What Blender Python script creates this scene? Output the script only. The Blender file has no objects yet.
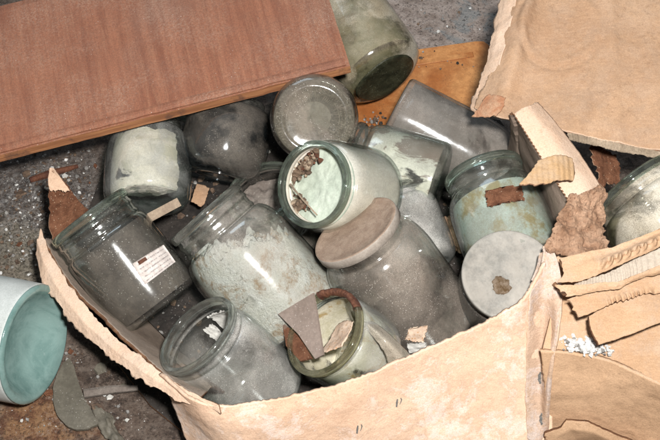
import bpy, math, random
from mathutils import Vector, Matrix, noise
random.seed(7)
S = bpy.context.scene
COL = S.collection
R_ = math.radians

# ------------------------------------------------------------------ camera
PITCH = R_(52); DIST = 1.4; TGT = Vector((0, 0, .08))
RIGHT = Vector((1, 0, 0)); UP = Vector((0, math.sin(PITCH), math.cos(PITCH)))
TOW = Vector((0, -math.cos(PITCH), math.sin(PITCH)))          # towards the camera
CAM = TGT + TOW * DIST
cd = bpy.data.cameras.new('camera'); cam = bpy.data.objects.new('camera', cd); COL.objects.link(cam)
cam.location = CAM
cam.rotation_euler = (math.pi / 2 - PITCH, 0, 0)
cd.sensor_width = 36; cd.lens = 36 / (2 * .33 / DIST); cd.clip_start = .05; cd.clip_end = 60
S.camera = cam

def ray(px, py):
    return (-TOW + RIGHT * ((px - 330) * .001 / DIST) + UP * ((220 - py) * .001 / DIST)).normalized()
def P(px, py, z):
    d = ray(px, py); t = (z - CAM.z) / d.z
    return CAM + d * t
def cdir(ax, ay, at):
    return (RIGHT * ax + UP * ay + TOW * at).normalized()

# ------------------------------------------------------------------ node helper
class NT:
    def __init__(s, name):
        s.m = bpy.data.materials.new(name); s.m.use_nodes = True
        s.t = s.m.node_tree; s.t.nodes.clear()
        s.out = s.n('ShaderNodeOutputMaterial')
        s._tc = None
    def n(s, typ, **kw):
        nd = s.t.nodes.new(typ)
        for k, v in kw.items():
            if hasattr(nd, k): setattr(nd, k, v)
        return nd
    def link(s, a, b): s.t.links.new(a, b)
    def put(s, sock, v):
        if v is None: return
        if isinstance(v, bpy.types.NodeSocket): s.link(v, sock)
        elif isinstance(v, (tuple, list)) and len(v) == 3 and sock.type == 'RGBA': sock.default_value = (*v, 1)
        else: sock.default_value = v
    def co(s):
        if s._tc is None:
            tc = s.n('ShaderNodeTexCoord'); oi = s.n('ShaderNodeObjectInfo')
            ml = s.n('ShaderNodeMath', operation='MULTIPLY'); s.link(oi.outputs['Random'], ml.inputs[0]); ml.inputs[1].default_value = 5
            ad = s.n('ShaderNodeVectorMath', operation='ADD'); s.link(tc.outputs['Object'], ad.inputs[0]); s.link(ml.outputs[0], ad.inputs[1])
            s._tc = ad.outputs[0]
        return s._tc
    def scaled(s, v):
        m = s.n('ShaderNodeMapping'); s.link(s.co(), m.inputs['Vector']); m.inputs['Scale'].default_value = v[:3]
        if len(v) > 3: m.inputs['Rotation'].default_value = (0, 0, v[3])
        return m.outputs[0]
    def noise(s, scale, detail=5, rough=.6, vec=None, dist=0):
        nd = s.n('ShaderNodeTexNoise'); s.link(vec or s.co(), nd.inputs['Vector'])
        nd.inputs['Scale'].default_value = scale; nd.inputs['Detail'].default_value = detail
        nd.inputs['Roughness'].default_value = rough; nd.inputs['Distortion'].default_value = dist
        return nd.outputs['Fac']
    def vor(s, scale, out='Distance', vec=None):
        nd = s.n('ShaderNodeTexVoronoi'); s.link(vec or s.co(), nd.inputs['Vector']); nd.inputs['Scale'].default_value = scale
        return nd.outputs[out]
    def rng(s, v, a, b, c=0., d=1., smooth=True):
        nd = s.n('ShaderNodeMapRange'); nd.interpolation_type = 'SMOOTHSTEP' if smooth else 'LINEAR'
        s.put(nd.inputs[0], v); nd.inputs[1].default_value = a; nd.inputs[2].default_value = b
        nd.inputs[3].default_value = c; nd.inputs[4].default_value = d
        return nd.outputs[0]
    def math(s, op, a, b=None, clamp=False):
        nd = s.n('ShaderNodeMath', operation=op); nd.use_clamp = clamp
        s.put(nd.inputs[0], a); s.put(nd.inputs[1], b)
        return nd.outputs[0]
    def mix(s, f, a, b, blend='MIX'):
        nd = s.n('ShaderNodeMix', data_type='RGBA', blend_type=blend)
        s.put(nd.inputs[0], f); s.put(nd.inputs[6], a); s.put(nd.inputs[7], b)
        return nd.outputs[2]
    def mixs(s, f, a, b):
        nd = s.n('ShaderNodeMixShader'); s.put(nd.inputs[0], f); s.link(a, nd.inputs[1]); s.link(b, nd.inputs[2])
        return nd.outputs[0]
    def bump(s, h, strength=.3, dist=.001):
        nd = s.n('ShaderNodeBump'); nd.inputs['Strength'].default_value = strength; nd.inputs['Distance'].default_value = dist
        s.link(h, nd.inputs['Height']); return nd.outputs[0]
    def pbsdf(s, col, rough=.8, normal=None, spec=.3, metal=0., coat=0.):
        nd = s.n('ShaderNodeBsdfPrincipled')
        s.put(nd.inputs['Base Color'], col); s.put(nd.inputs['Roughness'], rough); nd.inputs['Specular IOR Level'].default_value = spec
        nd.inputs['Metallic'].default_value = metal; nd.inputs['Coat Weight'].default_value = coat; nd.inputs['Coat Roughness'].default_value = .12
        if normal: s.link(normal, nd.inputs['Normal'])
        return nd.outputs[0]
    def trans(s, col):
        nd = s.n('ShaderNodeBsdfTransparent'); s.put(nd.inputs[0], col); return nd.outputs[0]
    def upz(s):
        g = s.n('ShaderNodeNewGeometry'); sp = s.n('ShaderNodeSeparateXYZ'); s.link(g.outputs['Normal'], sp.inputs[0]); return sp.outputs[2]
    def wpos(s):
        return s.n('ShaderNodeNewGeometry').outputs['Position']
    def done(s, sh):
        s.link(sh, s.out.inputs[0]); return s.m

# ------------------------------------------------------------------ materials
def m_glass(name, tint=(.86, .92, .89), edge=(.40, .50, .46), dust=(.05, .35), dcol=(.33, .30, .26), dcol2=(.20, .17, .14),
            scale=28, up=.15, speck=.5, gloss=.10, streak=0, crisp=.085, upr=(-.1, .8)):
    k = NT(name)
    lw = k.n('ShaderNodeLayerWeight'); lw.inputs[0].default_value = .5
    f = lw.outputs['Facing']
    f2 = k.math('POWER', f, 3.0)
    T = k.trans(k.mix(f2, tint, edge))
    n1 = k.noise(scale * .9, 8, .62, dist=.7)
    d = k.rng(n1, .515 - crisp, .515 + crisp, dust[0], dust[1])
    if up: d = k.math('ADD', d, k.math('MULTIPLY', k.rng(k.upz(), upr[0], upr[1], 0, up), k.rng(k.noise(scale * 1.4, 7, .65, dist=.4), .34, .60, .25, 1.2)))
    fine = k.noise(1100, 4, .8)
    d = k.math('MULTIPLY', d, k.rng(fine, .36, .62, .62, 1.3))
    if speck:
        v = k.vor(520); vm = k.rng(v, .12, .20, speck, 0)
        vm = k.math('MULTIPLY', vm, k.rng(k.noise(scale * 2, 3), .45, .6, 0, 1))
        d = k.math('ADD', d, vm)
    if streak:
        w = k.noise(22, 4, .6, vec=k.scaled((4, 4, .35)))
        d = k.math('ADD', d, k.rng(w, .55, .75, 0, streak))
    d = k.math('MINIMUM', d, .96)
    dc = k.mix(k.rng(k.noise(scale * 1.3, 5, .6), .35, .65), dcol2, dcol)
    if speck: dc = k.mix(vm, dc, (.6, .57, .52))
    D = k.n('ShaderNodeBsdfDiffuse'); k.put(D.inputs[0], dc)
    M = k.mixs(d, T, D.outputs[0])
    fr = k.math('ADD', k.math('MULTIPLY', k.math('POWER', f, 4.), .70), .06)
    fr = k.math('MULTIPLY', fr, k.rng(d, .3, .95, 1., .5))
    G = k.n('ShaderNodeBsdfGlossy'); G.inputs[1].default_value = gloss
    k.put(G.inputs[0], (1, 1, 1))
    k.link(k.bump(k.noise(38, 3, .5), .25, .002), G.inputs['Normal'])
    return k.done(k.mixs(fr, M, G.outputs[0]))

def m_rim(name, col=(.80, .90, .86), dust=.25, dcol=(.36, .34, .30), rough=.06):
    k = NT(name)
    G = k.n('ShaderNodeBsdfGlass'); k.put(G.inputs[0], col); G.inputs['IOR'].default_value = 1.46; G.inputs['Roughness'].default_value = rough
    D = k.n('ShaderNodeBsdfDiffuse'); k.put(D.inputs[0], dcol)
    T = k.trans(tuple(c * .9 for c in col))
    d = k.rng(k.noise(60, 6, .7), .35, .7, dust * .3, dust * 1.7)
    return k.done(k.mixs(d, k.mixs(.20, G.outputs[0], T), D.outputs[0]))

def m_coat(name, a, b, scale=26, cover=(.35, .42), c=None, holes=True, bump=.3, rough=.75, cth=(.54, .64), ath=(.35, .65), speck=None):
    """caked film inside a jar: opaque where the film is, clear where it has flaked off"""
    k = NT(name)
    n1 = k.noise(scale, 7, .62, dist=.4)
    col = k.mix(k.rng(k.noise(scale * 1.6, 7, .7), *ath), a, b)
    col = k.mix(k.rng(k.noise(500, 5, .8), .38, .62, .35, 0), col, tuple(q * .55 for q in a))
    if speck: col = k.mix(k.math('MULTIPLY', k.rng(k.vor(330), .10, .17, 1, 0), k.rng(k.noise(40, 3), .42, .58, 0, 1)), col, speck)
    if c: col = k.mix(k.rng(k.noise(scale * .8, 6, .7, dist=1), *cth), col, c)
    sh = k.pbsdf(col, rough, k.bump(k.noise(scale * 6, 6, .7), bump, .002), .2)
    if holes:
        sh = k.mixs(k.rng(n1, cover[0], cover[1]), k.trans((1, 1, 1)), sh)
    return k.done(sh)

def m_card(name, base=(.52, .34, .205), dark=(.40, .25, .145), stain=None, stain_amt=.5, dust=.25, fibre=(90, 500, 90), flute=0, spots=.3, bump=.35):
    k = NT(name)
    n1 = k.noise(9, 7, .62)
    col = k.mix(k.rng(n1, .33, .66), dark, base)
    if fibre:
        col = k.mix(k.rng(k.noise(1, 5, .7, vec=k.scaled(fibre)), .35, .7, 0, .35), col, tuple(min(1, c * 1.22) for c in base))
    grime = k.noise(24, 8, .7, dist=.8)
    col = k.mix(k.rng(grime, .55, .75, 0, .45), col, tuple(c * .62 for c in dark))
    if stain:
        st = k.noise(20, 8, .72, dist=.3)
        a = k.math('MULTIPLY', k.rng(st, .48, .58, 0, stain_amt), k.rng(k.noise(150, 6, .8), .34, .56))
        col = k.mix(a, col, stain)
        ring = k.math('MULTIPLY', k.rng(st, .47, .5), k.rng(st, .53, .5))
        col = k.mix(k.math('MULTIPLY', ring, .35), col, tuple(c * .7 for c in base))
    up = k.math('MULTIPLY', k.rng(k.upz(), .3, 1, 0, dust), k.rng(k.noise(35, 7, .75), .4, .62))
    col = k.mix(up, col, (.52, .46, .40))
    sp = k.math('MULTIPLY', k.rng(k.vor(260), .08, .14, spots, 0), k.rng(k.noise(18, 3), .48, .6))
    col = k.mix(sp, col, (.10, .06, .04))
    fg = k.noise(900, 4, .8)
    col = k.mix(k.rng(fg, .38, .60, .30, 0), col, tuple(c * .5 for c in dark))
    col = k.mix(k.math('MULTIPLY', k.rng(k.noise(160, 7, .8), .52, .66, 0, .55), k.rng(k.noise(14, 4), .4, .62)), col, tuple(c * .6 for c in dark))
    col = k.mix(k.rng(k.noise(520, 5, .8), .52, .68, 0, .30), col, tuple(min(.85, c * 1.3) for c in base))
    h = k.math('ADD', k.noise(60, 8, .7), k.math('MULTIPLY', k.noise(420, 3, .6), .4))
    if flute:
        wv = k.n('ShaderNodeTexWave'); k.link(k.co(), wv.inputs['Vector']); wv.inputs['Scale'].default_value = flute
        wv.inputs['Distortion'].default_value = .6; wv.inputs['Detail'].default_value = 2; wv.bands_direction = 'X'
        h = k.math('ADD', h, k.math('MULTIPLY', wv.outputs['Fac'], .35))
    return k.done(k.pbsdf(col, .88, k.bump(h, bump, .003), .15))

def m_plain(name, a, b, scale=40, rough=.85, bump=.4, metal=0., speck=None, spec=.25, spthr=(.1, .16), coat=0, dusty=0):
    k = NT(name)
    col = k.mix(k.rng(k.noise(scale, 7, .68, dist=.4), .34, .66), a, b)
    col = k.mix(k.rng(k.noise(scale * 9, 5, .8), .38, .64, .35, 0), col, tuple(c * .5 for c in a))
    if dusty: col = k.mix(k.math('MULTIPLY', k.rng(k.upz(), .2, 1, 0, dusty), k.rng(k.noise(scale * 1.5, 7, .75), .35, .6)), col, (.42, .38, .33))
    if speck:
        s = k.math('MULTIPLY', k.rng(k.vor(330), spthr[0], spthr[1], 1, 0), k.rng(k.noise(30, 3), .4, .55))
        col = k.mix(s, col, speck)
    return k.done(k.pbsdf(col, rough, k.bump(k.noise(scale * 4, 7, .72), bump, .003), spec, metal, coat))

M = {}
M['g_clear'] = m_glass('dusty_clear_glass', tint=(.962, .982, .975), edge=(.40, .51, .48), dust=(.0, .10), dcol=(.50, .45, .39), dcol2=(.38, .335, .285), up=.30, upr=(.45, 1.))
M['g_clean'] = m_glass('clear_glass', tint=(.975, .985, .98), edge=(.46, .57, .53), dust=(.0, .08), dcol=(.45, .42, .38), dcol2=(.34, .31, .27), up=.06)
M['g_clear_in'] = m_glass('inner_clear_glass', tint=(.985, .99, .985), edge=(.74, .82, .80), dust=(.0, .06), dcol=(.38, .36, .32), up=0, speck=0)
M['g_disc'] = m_glass('dusty_base_glass', tint=(.82, .84, .79), edge=(.38, .43, .37), dust=(.05, .42), dcol=(.36, .30, .24), dcol2=(.20, .165, .135), scale=22, up=.0, speck=.95)
M['g_teal'] = m_glass('greenish_glass', tint=(.955, .98, .972), edge=(.25, .42, .38), dust=(.0, .20), dcol=(.38, .37, .32), dcol2=(.26, .25, .205), up=.10)
M['g_tealhaze'] = m_glass('hazy_greenish_glass', tint=(.96, .98, .97), edge=(.34, .47, .44), dust=(.06, .30), dcol=(.43, .43, .405), dcol2=(.32, .32, .30), up=.12, upr=(.0, .9))
M['g_teal_in'] = m_glass('inner_greenish_glass', tint=(.985, .99, .985), edge=(.56, .72, .68), dust=(.0, .06), dcol=(.30, .32, .27), up=0, speck=0)
M['g_dark'] = m_glass('dirty_dark_glass', tint=(.58, .65, .69), edge=(.22, .28, .30), dust=(.0, .28), dcol=(.34, .295, .245), dcol2=(.20, .175, .15), scale=11, up=.16, upr=(.3, .95), gloss=.085, crisp=.06)  # dark tint paints in the jar's unlit inside; the patches are dust
M['g_label'] = m_glass('smoky_glass', tint=(.92, .945, .935), edge=(.32, .42, .39), dust=(.0, .07), dcol=(.38, .34, .30), dcol2=(.25, .22, .19), scale=15, up=.03, gloss=.085, speck=.7)
M['g_dark_in'] = m_glass('inner_shade_glass', tint=(.8, .82, .81), edge=(.5, .53, .52), dust=(.05, .35), dcol=(.085, .078, .072), dcol2=(.045, .042, .04), up=0, speck=0)  # near-black inner wall colour stands in for shade inside the jar
M['g_olive'] = m_glass('olive_dirty_glass', tint=(.76, .745, .66), edge=(.26, .255, .175), dust=(.0, .62), dcol=(.58, .53, .435), dcol2=(.33, .275, .19), scale=13, up=.40, upr=(.1, 1), crisp=.06)
M['g_brown'] = m_glass('brown_dust_glass', tint=(.92, .935, .925), edge=(.32, .37, .35), dust=(.0, .12), dcol=(.44, .375, .315), dcol2=(.32, .265, .22), scale=12, up=.44, upr=(.05, .9), speck=.7)
M['g_grey'] = m_glass('grey_dust_glass', tint=(.84, .87, .88), edge=(.30, .35, .36), dust=(.0, .20), dcol=(.38, .335, .295), dcol2=(.26, .225, .195), scale=16, up=.32, upr=(.2, 1.), gloss=.11)
M['g_haze'] = m_glass('hazy_white_glass', tint=(.95, .975, .968), edge=(.36, .47, .45), dust=(.0, .24), dcol=(.58, .56, .52), dcol2=(.44, .415, .38), scale=13, up=.36, upr=(.1, .95))
M['rim'] = m_rim('rim_glass', (.95, .975, .96), dust=.09)
M['rim_green'] = m_rim('green_rim_glass', (.86, .93, .89), .09, (.33, .34, .29))
M['rim_dirty'] = m_rim('dirty_rim_glass', (.88, .89, .78), .13, (.36, .31, .20))
M['c_white'] = m_coat('white_paint_film', (.68, .61, .49), (.84, .77, .66), 30, (.32, .37), c=(.50, .46, .35))
M['c_white_full'] = m_coat('cream_paint_film', (.66, .60, .50), (.76, .71, .62), 18, holes=False, c=(.58, .56, .46), bump=.15)
M['c_whitebrown'] = m_coat('white_film_with_brown', (.60, .57, .46), (.70, .67, .57), 17, (.40, .45), c=(.20, .15, .115), cth=(.47, .52))
M['c_green'] = m_coat('pale_green_film', (.29, .235, .115), (.43, .485, .43), 11, (.24, .29), c=(.30, .25, .12), ath=(.44, .54))
M['c_olive'] = m_coat('yellow_olive_film', (.46, .42, .29), (.60, .56, .45), 24, (.34, .42), c=(.34, .25, .12))
M['c_smoke'] = m_coat('dark_brown_dust_film', (.062, .050, .042), (.14, .112, .092), 30, (.20, .30), speck=(.55, .50, .45))
M['mint'] = m_coat('pale_mint_cake', (.50, .56, .46), (.58, .63, .53), 26, holes=False, bump=.25)
M['c_inner_shade'] = m_coat('inner_shade_film', (.016, .016, .019), (.055, .05, .048), 18, (.16, .30))  # near-black lining: shade inside the dark jars, put into the colour
M['c_dust'] = m_coat('grey_brown_dust_film', (.20, .165, .14), (.30, .26, .225), 20, (.36, .50))
M['mould'] = m_plain('white_mould', (.62, .60, .52), (.86, .83, .75), 60, .95, 1., speck=(.45, .27, .11), spthr=(.12, .30))
def m_mould():
    k = NT('white_mould')
    v = k.vor(330); v2 = k.vor(700)
    col = k.mix(k.rng(k.noise(60, 7, .7), .35, .65), (.84, .81, .71), (.95, .93, .86))
    col = k.mix(k.math('MULTIPLY', k.rng(k.noise(170, 7, .8, dist=.6), .50, .62), k.rng(k.noise(40, 6, .75), .44, .64, .0, .9)), col, (.30, .31, .25))
    col = k.mix(k.rng(k.noise(600, 5, .85), .52, .66, 0, .35), col, (.40, .40, .33))
    br = k.math('MULTIPLY', k.rng(k.noise(30, 7, .72, dist=.8), .50, .60), k.rng(k.noise(220, 5, .8), .36, .6, .2, .9))
    col = k.mix(br, col, (.42, .255, .115))
    h = k.math('ADD', k.noise(120, 8, .8), k.math('MULTIPLY', k.noise(420, 4, .7), .5))
    return k.done(k.pbsdf(col, .95, k.bump(h, 1., .006), .1))
M['mould'] = m_mould()
M['dirt'] = m_plain('shade_darkened_dirt', (.022, .019, .017), (.060, .050, .043), 40, .95, .9, speck=(.4, .38, .35))  # dirt, its colour darkened further to deepen the shaded gaps between jars
M['dustfill'] = m_plain('grey_brown_dirt', (.17, .14, .12), (.26, .225, .195), 45, .95, .8, speck=(.45, .42, .38))
M['card'] = m_card('tan_cardboard', (.54, .35, .215), (.43, .265, .155))
M['card_front'] = m_card('pale_stained_cardboard', (.75, .525, .375), (.67, .435, .295), stain=(.80, .69, .63), stain_amt=.65, dust=.2)
M['card_flap'] = m_card('yellow_tan_cardboard', (.47, .30, .185), (.37, .22, .13), stain=(.33, .20, .12), stain_amt=.45, dust=.12, flute=0)
M['card_light'] = m_card('torn_pale_cardboard', (.72, .53, .395), (.60, .405, .28), fibre=None, bump=.5)
M['card_grey'] = m_card('grimy_cardboard', (.30, .235, .185), (.20, .15, .115))
M['card_dusty'] = m_card('dusty_inner_cardboard', (.40, .31, .25), (.28, .21, .165))
M['card_pale'] = m_card('pale_grey_fluted_cardboard', (.50, .43, .35), (.38, .31, .24))
M['card_seam'] = m_card('grimy_seam_cardboard', (.62, .44, .32), (.50, .345, .24), stain=(.60, .51, .465), stain_amt=.8, fibre=None, spots=.9, bump=.6)
M['card_flute'] = m_card('fluted_cardboard', (.50, .32, .17), (.38, .225, .11), flute=60, bump=.5)
M['card_ply'] = m_plain('torn_grey_ply', (.30, .23, .16), (.52, .41, .30), 60, .95, 1.)
M['stain_orange'] = m_plain('orange_stained_board', (.42, .19, .10), (.54, .34, .215), 70, .9, .7)
M['card_edge'] = m_plain('cardboard_edge', (.13, .06, .03), (.24, .125, .065), 120, .9, .6)
M['card_raw'] = m_plain('raw_torn_fibre', (.33, .185, .11), (.58, .37, .245), 55, .95, 1.0, speck=(.14, .07, .04), spthr=(.1, .25))
M['card_rust'] = m_plain('rust_brown_fibre', (.14, .055, .028), (.27, .12, .065), 95, .95, 1.0, speck=(.52, .37, .25), spthr=(.08, .2))
M['wood_orange'] = m_plain('orange_plywood', (.34, .115, .032), (.56, .27, .10), 14, .5, .3, speck=(.10, .06, .04))
M['stick'] = m_plain('grey_tan_wood', (.26, .195, .14), (.37, .285, .205), 60, .85, .4)
M['lid_brown'] = m_plain('dusty_brown_lid', (.29, .20, .145), (.40, .295, .22), 90, .85, .35, speck=(.45, .37, .30))
M['lid_side'] = m_plain('pale_dusty_lid_side', (.30, .255, .215), (.40, .35, .30), 60, .7, .3)
M['lid_grey'] = m_plain('pale_grey_lid', (.205, .195, .172), (.31, .295, .265), 20, .6, .15, speck=(.3, .27, .22), dusty=.5)
M['rust'] = m_plain('rust', (.065, .020, .012), (.18, .07, .035), 90, .6, .7, spec=.4)
M['rust_spot'] = m_plain('rust_spot', (.14, .085, .04), (.34, .26, .19), 220, .9, .8)
M['white_bit'] = m_plain('white_flake', (.62, .61, .58), (.78, .77, .75), 60, .8, .3)
M['grey_bit'] = m_plain('grey_flake', (.20, .19, .18), (.42, .40, .37), 60, .9, .5)
M['brown_bit'] = m_plain('brown_crumb', (.09, .06, .045), (.22, .15, .10), 60, .9, .6)
M['paper'] = m_plain('old_paper', (.56, .40, .29), (.66, .51, .39), 50, .9, .3, speck=(.42, .2, .07), spthr=(.12, .3))
M['paper_pale'] = m_plain('pale_paper', (.50, .49, .45), (.62, .60, .56), 70, .8, .3)
M['shard_taupe'] = m_plain('dust_coated_glass_shard', (.225, .175, .145), (.285, .225, .19), 35, .6, .12, speck=(.45, .4, .36))
M['shard_grey'] = m_plain('grimy_grey_glass_shard', (.10, .088, .068), (.155, .138, .108), 40, .5, .2, speck=(.3, .28, .25))
M['shard_clear'] = m_glass('broken_hazy_glass', tint=(.8, .82, .76), edge=(.35, .36, .3), dust=(.45, .8), dcol=(.46, .41, .335), dcol2=(.36, .31, .245), up=.1, speck=.2)
M['ink'] = m_plain('faded_ink', (.10, .10, .095), (.20, .19, .175), 700, .9, .1)

def m_board():
    k = NT('brown_wood_board')
    g = k.noise(1, 6, .65, vec=k.scaled((130, 6, 40, .0)), dist=.15)
    g2 = k.noise(1, 4, .7, vec=k.scaled((420, 22, 90, .0)))
    col = k.mix(k.rng(g, .32, .68), (.215, .078, .042), (.31, .125, .068))
    col = k.mix(k.rng(g2, .50, .70, 0, .5), col, (.33, .16, .09))
    col = k.mix(k.rng(k.noise(9, 4, .5), .48, .70, 0, .35), col, (.22, .13, .095))
    d = k.math('MULTIPLY', k.rng(k.noise(8, 7, .7), .40, .66), k.rng(k.noise(420, 5, .85), .40, .62, 0, .55))
    col = k.mix(k.math('MULTIPLY', d, .8), col, (.44, .32, .24))
    col = k.mix(k.rng(k.noise(800, 4, .85), .38, .60, .5, 0), col, (.10, .045, .03))
    v = k.math('MULTIPLY', k.rng(k.vor(190), .045, .075, 1, 0), k.rng(k.noise(26, 2), .45, .6))
    col = k.mix(v, col, (.62, .55, .49))
    v2 = k.math('MULTIPLY', k.rng(k.vor(75), .03, .05, 1, 0), k.rng(k.noise(21, 2), .5, .6))
    col = k.mix(v2, col, (.06, .035, .025))
    return k.done(k.pbsdf(col, .62, k.bump(k.math('ADD', g2, k.noise(260, 4)), .22, .001), .3))
M['board'] = m_board()
def m_board_edge():
    k = NT('raw_board_edge')
    g = k.noise(1, 5, .6, vec=k.scaled((14, 300, 300)))
    col = k.mix(k.rng(g, .35, .65), (.25, .10, .045), (.42, .19, .085))
    col = k.mix(k.rng(k.noise(30, 6, .7), .52, .66, 0, .8), col, (.12, .06, .04))
    return k.done(k.pbsdf(col, .7, k.bump(g, .3, .002)))
M['board_edge'] = m_board_edge()

def m_floor():
    k = NT('dirty_floor')
    p = k.wpos()
    n1 = k.noise(7, 8, .68, vec=p); n2 = k.noise(55, 8, .75, vec=p); n3 = k.noise(300, 4, .8, vec=p)
    col = k.mix(k.rng(n1, .35, .65), (.050, .033, .025), (.115, .080, .060))
    col = k.mix(k.rng(n2, .42, .68, 0, .85), col, (.17, .135, .11))
    col = k.mix(k.rng(n2, .5, .30, 0, .8), col, (.024, .018, .015))
    def blob(px, py, r0, r1):
        c = P(px, py, 0)
        sub = k.n('ShaderNodeVectorMath', operation='SUBTRACT'); k.link(p, sub.inputs[0]); sub.inputs[1].default_value = c
        ln = k.n('ShaderNodeVectorMath', operation='LENGTH'); k.link(sub.outputs[0], ln.inputs[0])
        l = k.math('ADD', ln.outputs['Value'], k.math('MULTIPLY', k.math('SUBTRACT', k.noise(22, 6, .7, vec=p), .5), .16))
        return k.rng(l, r0, r1, 1, 0)
    # pale plaster dust on the boards behind
    b = blob(450, -10, .12, .30)
    pl = k.mix(k.rng(n2, .36, .62), (.24, .185, .155), (.42, .35, .31))
    pl = k.mix(k.rng(k.noise(16, 6, .65, vec=p, dist=1), .50, .58, 0, .9), pl, (.26, .265, .26))
    col = k.mix(k.math('MULTIPLY', b, .9), col, pl)
    # ash and plaster crumbs, left
    b = blob(38, 215, .03, .13)
    ash = k.mix(k.rng(k.noise(200, 6, .8, vec=p), .42, .60), (.05, .047, .045), (.30, .30, .295))
    col = k.mix(k.math('MULTIPLY', b, .55), col, ash)
    # rusty stain by the jar
    b = blob(40, 428, .015, .075)
    col = k.mix(k.math('MULTIPLY', b, .8), col, k.mix(k.rng(n2, .4, .6), (.13, .05, .022), (.30, .16, .07)))
    b = blob(30, 258, .02, .08)
    col = k.mix(k.math('MULTIPLY', b, .6), col, k.mix(k.rng(n3, .4, .6), (.10, .09, .06), (.27, .24, .18)))
    col = k.mix(k.math('MULTIPLY', k.rng(n3, .50, .66, 0, .8), k.rng(k.noise(20, 6, .7, vec=p), .42, .62, .1, 1)), col, (.27, .215, .175))
    col = k.mix(k.rng(n3, .50, .34, 0, .8), col, (.022, .016, .013))
    sp = k.math('MULTIPLY', k.rng(k.vor(240, vec=p), .08, .15, 1, 0), k.rng(k.noise(14, 5, .7, vec=p), .50, .62, 0, .9))
    col = k.mix(sp, col, (.42, .37, .34))
    h = k.math('ADD', n2, k.math('MULTIPLY', n3, .5))
    return k.done(k.pbsdf(col, k.rng(n1, .4, .6, .6, .95), k.bump(h, .8, .005), .35))
M['floor'] = m_floor()

def m_label():
    k = NT('printed_paper_label')
    uv = k.n('ShaderNodeUVMap').outputs[0]
    sp = k.n('ShaderNodeSeparateXYZ'); k.link(uv, sp.inputs[0])
    u, v = sp.outputs[0], sp.outputs[1]
    base = k.mix(k.rng(k.noise(160, 5, .7), .35, .65), (.46, .40, .365), (.60, .54, .50))
    rows = k.math('FRACT', k.math('MULTIPLY', v, 5.5))
    line = k.math('MULTIPLY', k.rng(rows, .30, .36, 0, 1), k.rng(rows, .70, .64, 0, 1))
    mp = k.n('ShaderNodeMapping'); k.link(uv, mp.inputs[0]); mp.inputs['Scale'].default_value = (34, 5.5, 1)
    ch = k.noise(1.5, 3, .8, vec=mp.outputs[0])
    ink = k.math('MULTIPLY', line, k.rng(ch, .44, .54))
    edge = k.math('MULTIPLY', k.rng(u, .06, .09), k.rng(u, .94, .9))
    ink = k.math('MULTIPLY', k.math('MULTIPLY', ink, edge), .72)
    col = k.mix(ink, base, (.12, .10, .10))
    return k.done(k.pbsdf(col, .8))
M['label'] = m_label()

# ------------------------------------------------------------------ object helpers
def wm(o):
    m = o.matrix_basis.copy(); p = o.parent
    while p: m = p.matrix_basis @ m; p = p.parent
    return m
def tag(o, label, cat, group=None, kind=None):
    if label: o['label'] = label
    if cat: o['category'] = cat
    if group: o['group'] = group
    if kind: o['kind'] = kind
    return o
def thing(name, label, cat, mat4=None, group=None):
    o = bpy.data.objects.new(name, None); COL.objects.link(o); o.empty_display_size = .02
    if mat4 is not None: o.matrix_basis = mat4
    return tag(o, label, cat, group)
def build(name, verts, faces, mats, parent=None, local=False, smooth=True, midx=None, uvs=None):
    """one mesh object. verts in world space unless local"""
    verts = [Vector(v) for v in verts]
    me = bpy.data.meshes.new(name); o = bpy.data.objects.new(name, me); COL.objects.link(o)
    if parent:
        o.parent = parent
        if not local:
            inv = wm(parent).inverted(); verts = [inv @ v for v in verts]
    elif not local:
        c = sum(verts, Vector()) / len(verts); c.z = min(v.z for v in verts)
        o.location = c; verts = [v - c for v in verts]
    me.from_pydata([tuple(v) for v in verts], [], faces)
    for m in (mats if isinstance(mats, (list, tuple)) else [mats]): me.materials.append(m)
    if midx: me.polygons.foreach_set('material_index', midx)
    if smooth: me.polygons.foreach_set('use_smooth', [True] * len(me.polygons))
    if uvs:
        ul = me.uv_layers.new(name='UVMap')
        for lp in me.loops: ul.data[lp.index].uv = uvs[lp.vertex_index]
    me.update()
    return o

def lathe(prof, n=80, closed=False, a0=0, a1=2 * math.pi, wob=0, seed=0):
    full = abs(a1 - a0 - 2 * math.pi) < 1e-6
    V, F, K = [], [], []
    rows = []
    cnt = n if full else n + 1
    for i, (r, z) in enumerate(prof):
        if r < 1e-6: V.append((0, 0, z)); rows.append([len(V) - 1])
        else:
            row = []
            for j in range(cnt):
                a = a0 + (a1 - a0) * j / n
                rr = r
                if wob: rr *= 1 + wob * noise.noise(Vector((math.cos(a) * 1.3 + seed, math.sin(a) * 1.3, z * 12)))
                V.append((rr * math.cos(a), rr * math.sin(a), z)); row.append(len(V) - 1)
            rows.append(row)
    m = len(prof)
    for i in range(m if closed else m - 1):
        A, B = rows[i], rows[(i + 1) % m]
        for j in range(n):
            j2 = (j + 1) % cnt if full else j + 1
            if len(A) == 1 and len(B) == 1: continue
            if len(A) == 1: F.append((A[0], B[j2], B[j]))
            elif len(B) == 1: F.append((A[j], A[j2], B[0]))
            else: F.append((A[j], A[j2], B[j2], B[j]))
            K.append(i)
    return V, F, K

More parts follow.
